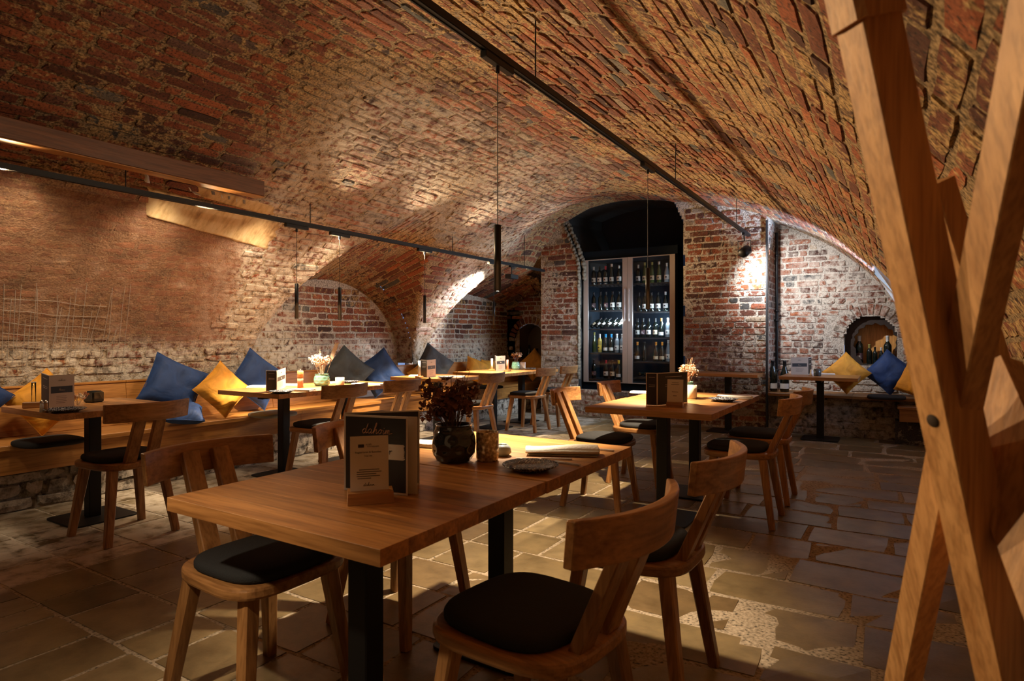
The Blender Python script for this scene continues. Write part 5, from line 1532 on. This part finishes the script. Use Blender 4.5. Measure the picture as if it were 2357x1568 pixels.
a, b = at_z(1212, 1044, Z), at_z(1378, 1048, Z); rolled_napkin((a.x, a.y, .7512), (b.x, b.y, .7512), .031, 'rolled white linen napkin on the near table')
def folded_napkin(px, py, wd, dp, rz, label, z=Z):
    q = at_z(px, py, z + .008); t = thing('napkin', label, 'napkin', (q.x, q.y, z + .0008), rz)
    for k in range(3):
        s_ = 1 - .03 * k
        part('fold', MB().cbox((-wd / 2 * s_, -dp / 2 * s_, .0055 * k), (wd / 2 * s_, dp / 2 * s_, .0055 * k + .005), .002), LINEN, t)
    return t
for args in [(593, 890, .16, .12, .5, 'white napkin behind the menu under the leftmost pendants'), (668, 886, .18, .09, .5, 'white napkin beside the pepper mill'), (694, 898, .22, .11, .3, 'white napkin at the front of the table under the leftmost pendants'),
             (755, 881, .12, .10, .4, 'white napkin right of the green glass vase'), (830, 884, .16, .10, .4, 'white napkin before the bright blue cushion'), (862, 885, .18, .08, .2, 'white napkin at the end of the second bench table'),
             (1050, 867.5, .20, .10, .4, 'white napkin on the third bench table'), (965, 1021, .20, .10, .2, 'white napkin half hidden behind the black vase'), (1690, 914, .26, .11, .1, 'white napkin at the right of the middle table'),
             (1474, 903, .16, .10, .1, 'white napkin at the left rear of the middle table'), (1533, 893, .10, .10, .1, 'white napkin just behind the folded menu'), (1903, 861, .18, .10, 0, 'white napkin on the table before the corner bench'), (954, 865, .12, .10, .4, 'white napkin left of the third table menu')]:
    folded_napkin(*args)
def knife(a, b, label, fork=False):
    a = Vector(a); b = Vector(b); d = b - a; t = thing('fork' if fork else 'knife', label, 'cutlery', (a.x, a.y, .7512), math.atan2(d.y, d.x)); L = d.length
    hs = MB().slab([(L * .46, -.004), (L * .97, -.006), (L, -.003), (L, .003), (L * .97, .006), (L * .46, .004)], .001, .0055, .001); part('handle', hs, STEEL, t)
    if fork:
        mb = MB().slab([(L * .2, -.010), (L * .27, -.011), (L * .47, -.0035), (L * .47, .0035), (L * .27, .011), (L * .2, .010)], .002, .004, .0005); part('head', mb, STEEL, t)
        for k in range(4): part('tine', MB().box((0, -.0095 + k * .0052, .002), (L * .205, -.0065 + k * .0052, .004)), STEEL, t)
    else: part('blade', MB().slab([(0, -.002), (L * .1, -.008), (L * .47, -.007), (L * .47, .005), (0, .004)], .0015, .0035, .0005), STEEL, t)
    return t
knife(at_z(1187, 1057, Z), at_z(1300, 1066, Z) + Vector((.0, .06, 0)), 'knife lying behind the speckled plate')
knife(at_z(1275, 1064, Z), at_z(1330, 1073, Z) + Vector((.01, .0, 0)), 'fork at the right of the speckled plate', True)
knife(at_z(1290, 1029, Z) , at_z(1414, 1040, Z), 'knife lying behind the rolled napkin')
knife(at_z(1655, 914, Z), at_z(1722, 918, Z), 'knife on the right side of the middle table')

# ------------------------------------------------------------------ timber trestle close to the camera
O = Vector((.16, 1.05, 0))
t = thing('timber_trestle', 'crossed oak posts of a timber frame standing close on the right', 'wooden frame', O)
def seg(p, q, z_end=None):
    if z_end is not None: q = p + (q - p) * ((z_end - p.z) / (q.z - p.z))
    return p - O, q - O
a, b = seg(at_d(1999, 50, .70), at_d(2318, 1568, .76), 0.0)
UA = (.72, -.69, 0)
part('post', MB().bar(a, b, .056, .040, up=UA, c=.10), TRESTLE, t)
ax = (a - b).normalized()
part('head_block', MB().bar(a - ax * .002, a + ax * .09, .070, .052, up=UA, c=.3), TRESTLE, t, label='rounded head block on top of the front post')
nl = (b - a).normalized().cross(Vector(UA)).normalized(); nl = nl if nl.x < 0 else -nl
# dowel on the lit left face
best = min((a.lerp(b, k / 400) for k in range(400)), key=lambda p: abs(project(p + O + nl * .028)[1] - 968))
M = Matrix.Translation(best + nl * .0281) @ nl.to_track_quat('Z', 'Y').to_matrix().to_4x4()
part('dowel_hole', MB().lathe([(0, .0010), (.0075, .0010), (.0082, .0)], 18, True, M), plain('dark_end_grain', (.03, .016, .008), .8), t)
a2, b2 = seg(at_d(2372, 120, .57), at_d(2078, 1568, .95), 0.0)
part('post', MB().bar(a2 + (a2 - b2) * .03, b2, .034, .036, up=(.62, -.78, 0), c=.10), TRESTLE, t)
p0, p1 = at_d(2252, 862, .80) - O, at_d(2560, 1600, .60) - O
part('brace', MB().bar(p0, p1, .088, .038, up=(-.55, -.83, 0), c=.06), TRESTLE, t, label='broad brace running down to the right')
p0, p1 = at_d(2150, 420, .90) - O, at_d(2330, 1000, .95) - O
part('post', MB().bar(p0, p1 + (p1 - p0) * .9, .040, .036, up=UA, c=.1), TRESTLE, t)

# radiator by the right wall
t = thing('radiator', 'low white panel radiator by the right wall behind the timber frame', 'radiator', (.42, 2.35, 0))
part('panel', MB().cbox((.0, -.85, .15), (.055, .92, .46), .006), WHITEPAINT, t)
for k in range(40): part('fin', MB().cbox((-.012, -.83 + k * .043, .17), (.001, -.805 + k * .043, .44), .004), WHITEPAINT, t)
part('valve', MB().tube([(.02, .92, .40), (.02, 1.0, .40)], .012, 10).tube([(.02, 1.0, .40), (-.05, 1.0, .40)], .020, 12), CHROME, t)
part('pipe', MB().tube([(.02, .99, .40), (.02, .99, .0)], .009, 8), CHROME, t); part('foot', MB().box((.01, -.7, 0), (.045, -.66, .16)).box((.01, .7, 0), (.045, .74, .16)), WHITEPAINT, t)

# ------------------------------------------------------------------ ochre patches, marks and scratches on the left side of the vault
def vault_hit(px, py):
    lo = .5
    for k in range(2000):
        d = .5 + k * .006; p = at_d(px, py, d)
        if p.x < XL + .01 or p.z > main_z(max(p.x, -5.685)) + bump(p.x, p.y): break
    zs = CUR[:, 1]; half = len(CUR) // 2
    i = int(np.argmin((CUR[:half, 0] - p.x) ** 2 + (CUR[:half, 1] - p.z) ** 2))
    return p.y, float(ARC[i])
def on_vault(y, s, off):
    p = P_main(y, s); e = .01; n = (P_main(y, s + e) - P_main(y, s - e)).cross(Vector((0, 1, 0))).normalized()
    if n.dot(Vector((-2.6, p.y, 1)) - p) < 0: n = -n
    return p + n * off
def vault_patch(name, cs, off, mat, n=16, jag=0.0, label=None):
    H4 = [vault_hit(*c) for c in cs]; mb = MB()
    def fn(u, v):
        y = (H4[0][0] * (1 - u) + H4[1][0] * u) * (1 - v) + (H4[3][0] * (1 - u) + H4[2][0] * u) * v
        s = (H4[0][1] * (1 - u) + H4[1][1] * u) * (1 - v) + (H4[3][1] * (1 - u) + H4[2][1] * u) * v
        e = min(u, 1 - u, v, 1 - v)
        if v > .99 or u > .99: y += jag * mnoise.noise(Vector((u * 7, v * 7, 1))); s += jag * mnoise.noise(Vector((u * 9, v * 9, 5)))
        return on_vault(y, s, off if e > .005 else -.012)
    return part(name, mb.grid(fn, n, n), mat, ceiling, label=label)
def streaky(name, stops, scale, rough=.9):
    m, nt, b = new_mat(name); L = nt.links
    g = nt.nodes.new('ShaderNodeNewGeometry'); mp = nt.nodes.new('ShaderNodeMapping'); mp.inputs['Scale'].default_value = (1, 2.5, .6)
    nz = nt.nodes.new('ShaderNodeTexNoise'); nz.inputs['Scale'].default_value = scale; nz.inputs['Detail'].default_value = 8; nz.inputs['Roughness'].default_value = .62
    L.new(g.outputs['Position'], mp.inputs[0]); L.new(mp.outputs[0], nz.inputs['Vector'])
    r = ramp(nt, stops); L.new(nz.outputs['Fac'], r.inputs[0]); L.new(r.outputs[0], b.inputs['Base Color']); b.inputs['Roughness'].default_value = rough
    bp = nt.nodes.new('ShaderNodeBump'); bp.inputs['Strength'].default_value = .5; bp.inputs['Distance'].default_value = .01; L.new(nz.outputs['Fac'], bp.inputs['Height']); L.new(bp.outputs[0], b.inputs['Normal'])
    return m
OCHRE = streaky('ochre_streaks', [(.30, (.22, .13, .06)), (.42, (.48, .32, .15)), (.55, (.68, .50, .26)), (.75, (.74, .60, .38))], 5)
vault_patch('ochre_patch', [(330, 424), (655, 512), (620, 572), (330, 492)], .014, OCHRE, 24, .10, 'smooth pale ochre patch below the rail')  # pale streaky ochre sheet laid just off the vault surface
CHALK = plain('chalk_white', (.62, .58, .52), .9); GREYP = plain('flat_grey', (.20, .18, .16), .9)
vault_patch('ochre_patch', [(440, 418), (640, 470), (640, 500), (440, 446)], .0135, OCHRE, 12, .03)
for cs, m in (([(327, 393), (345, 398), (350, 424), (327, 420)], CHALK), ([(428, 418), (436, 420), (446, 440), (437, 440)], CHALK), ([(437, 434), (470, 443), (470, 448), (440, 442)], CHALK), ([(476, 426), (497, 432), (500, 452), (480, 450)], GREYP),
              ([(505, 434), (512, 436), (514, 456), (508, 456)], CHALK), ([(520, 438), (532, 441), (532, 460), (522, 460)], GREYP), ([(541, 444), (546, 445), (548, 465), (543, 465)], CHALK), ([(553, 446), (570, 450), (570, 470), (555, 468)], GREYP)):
    vault_patch('small_mark', cs, .017, m, 3)  # small whitish and grey shapes set over the ochre patch
mb = MB()
rg = random.Random(4)
for k in range(26):
    px = 4 + k * 11 + rg.uniform(-3, 3); y0 = rg.uniform(640, 760); y1 = rg.uniform(800, 872); dx = rg.uniform(8, 40) if k > 8 else rg.uniform(4, 14)
    pts = [on_vault(*vault_hit(px + dx * (1 - f), y0 + (y1 - y0) * f), .009) for f in (0, .25, .5, .75, 1)]
    mb.tube(pts, .0016, 4)
for k in range(5):
    y0 = 690 + k * 26; pts = [on_vault(*vault_hit(px, y0 + .05 * px + rg.uniform(-2, 2)), .009) for px in range(4, 300, 60)]; mb.tube(pts, .0013, 4)
o = part('scratch_marks', mb, plain('chalky_scratch', (.40, .34, .28), .9), ceiling, label='pale scratches in the brown wash'); o['kind'] = 'stuff'
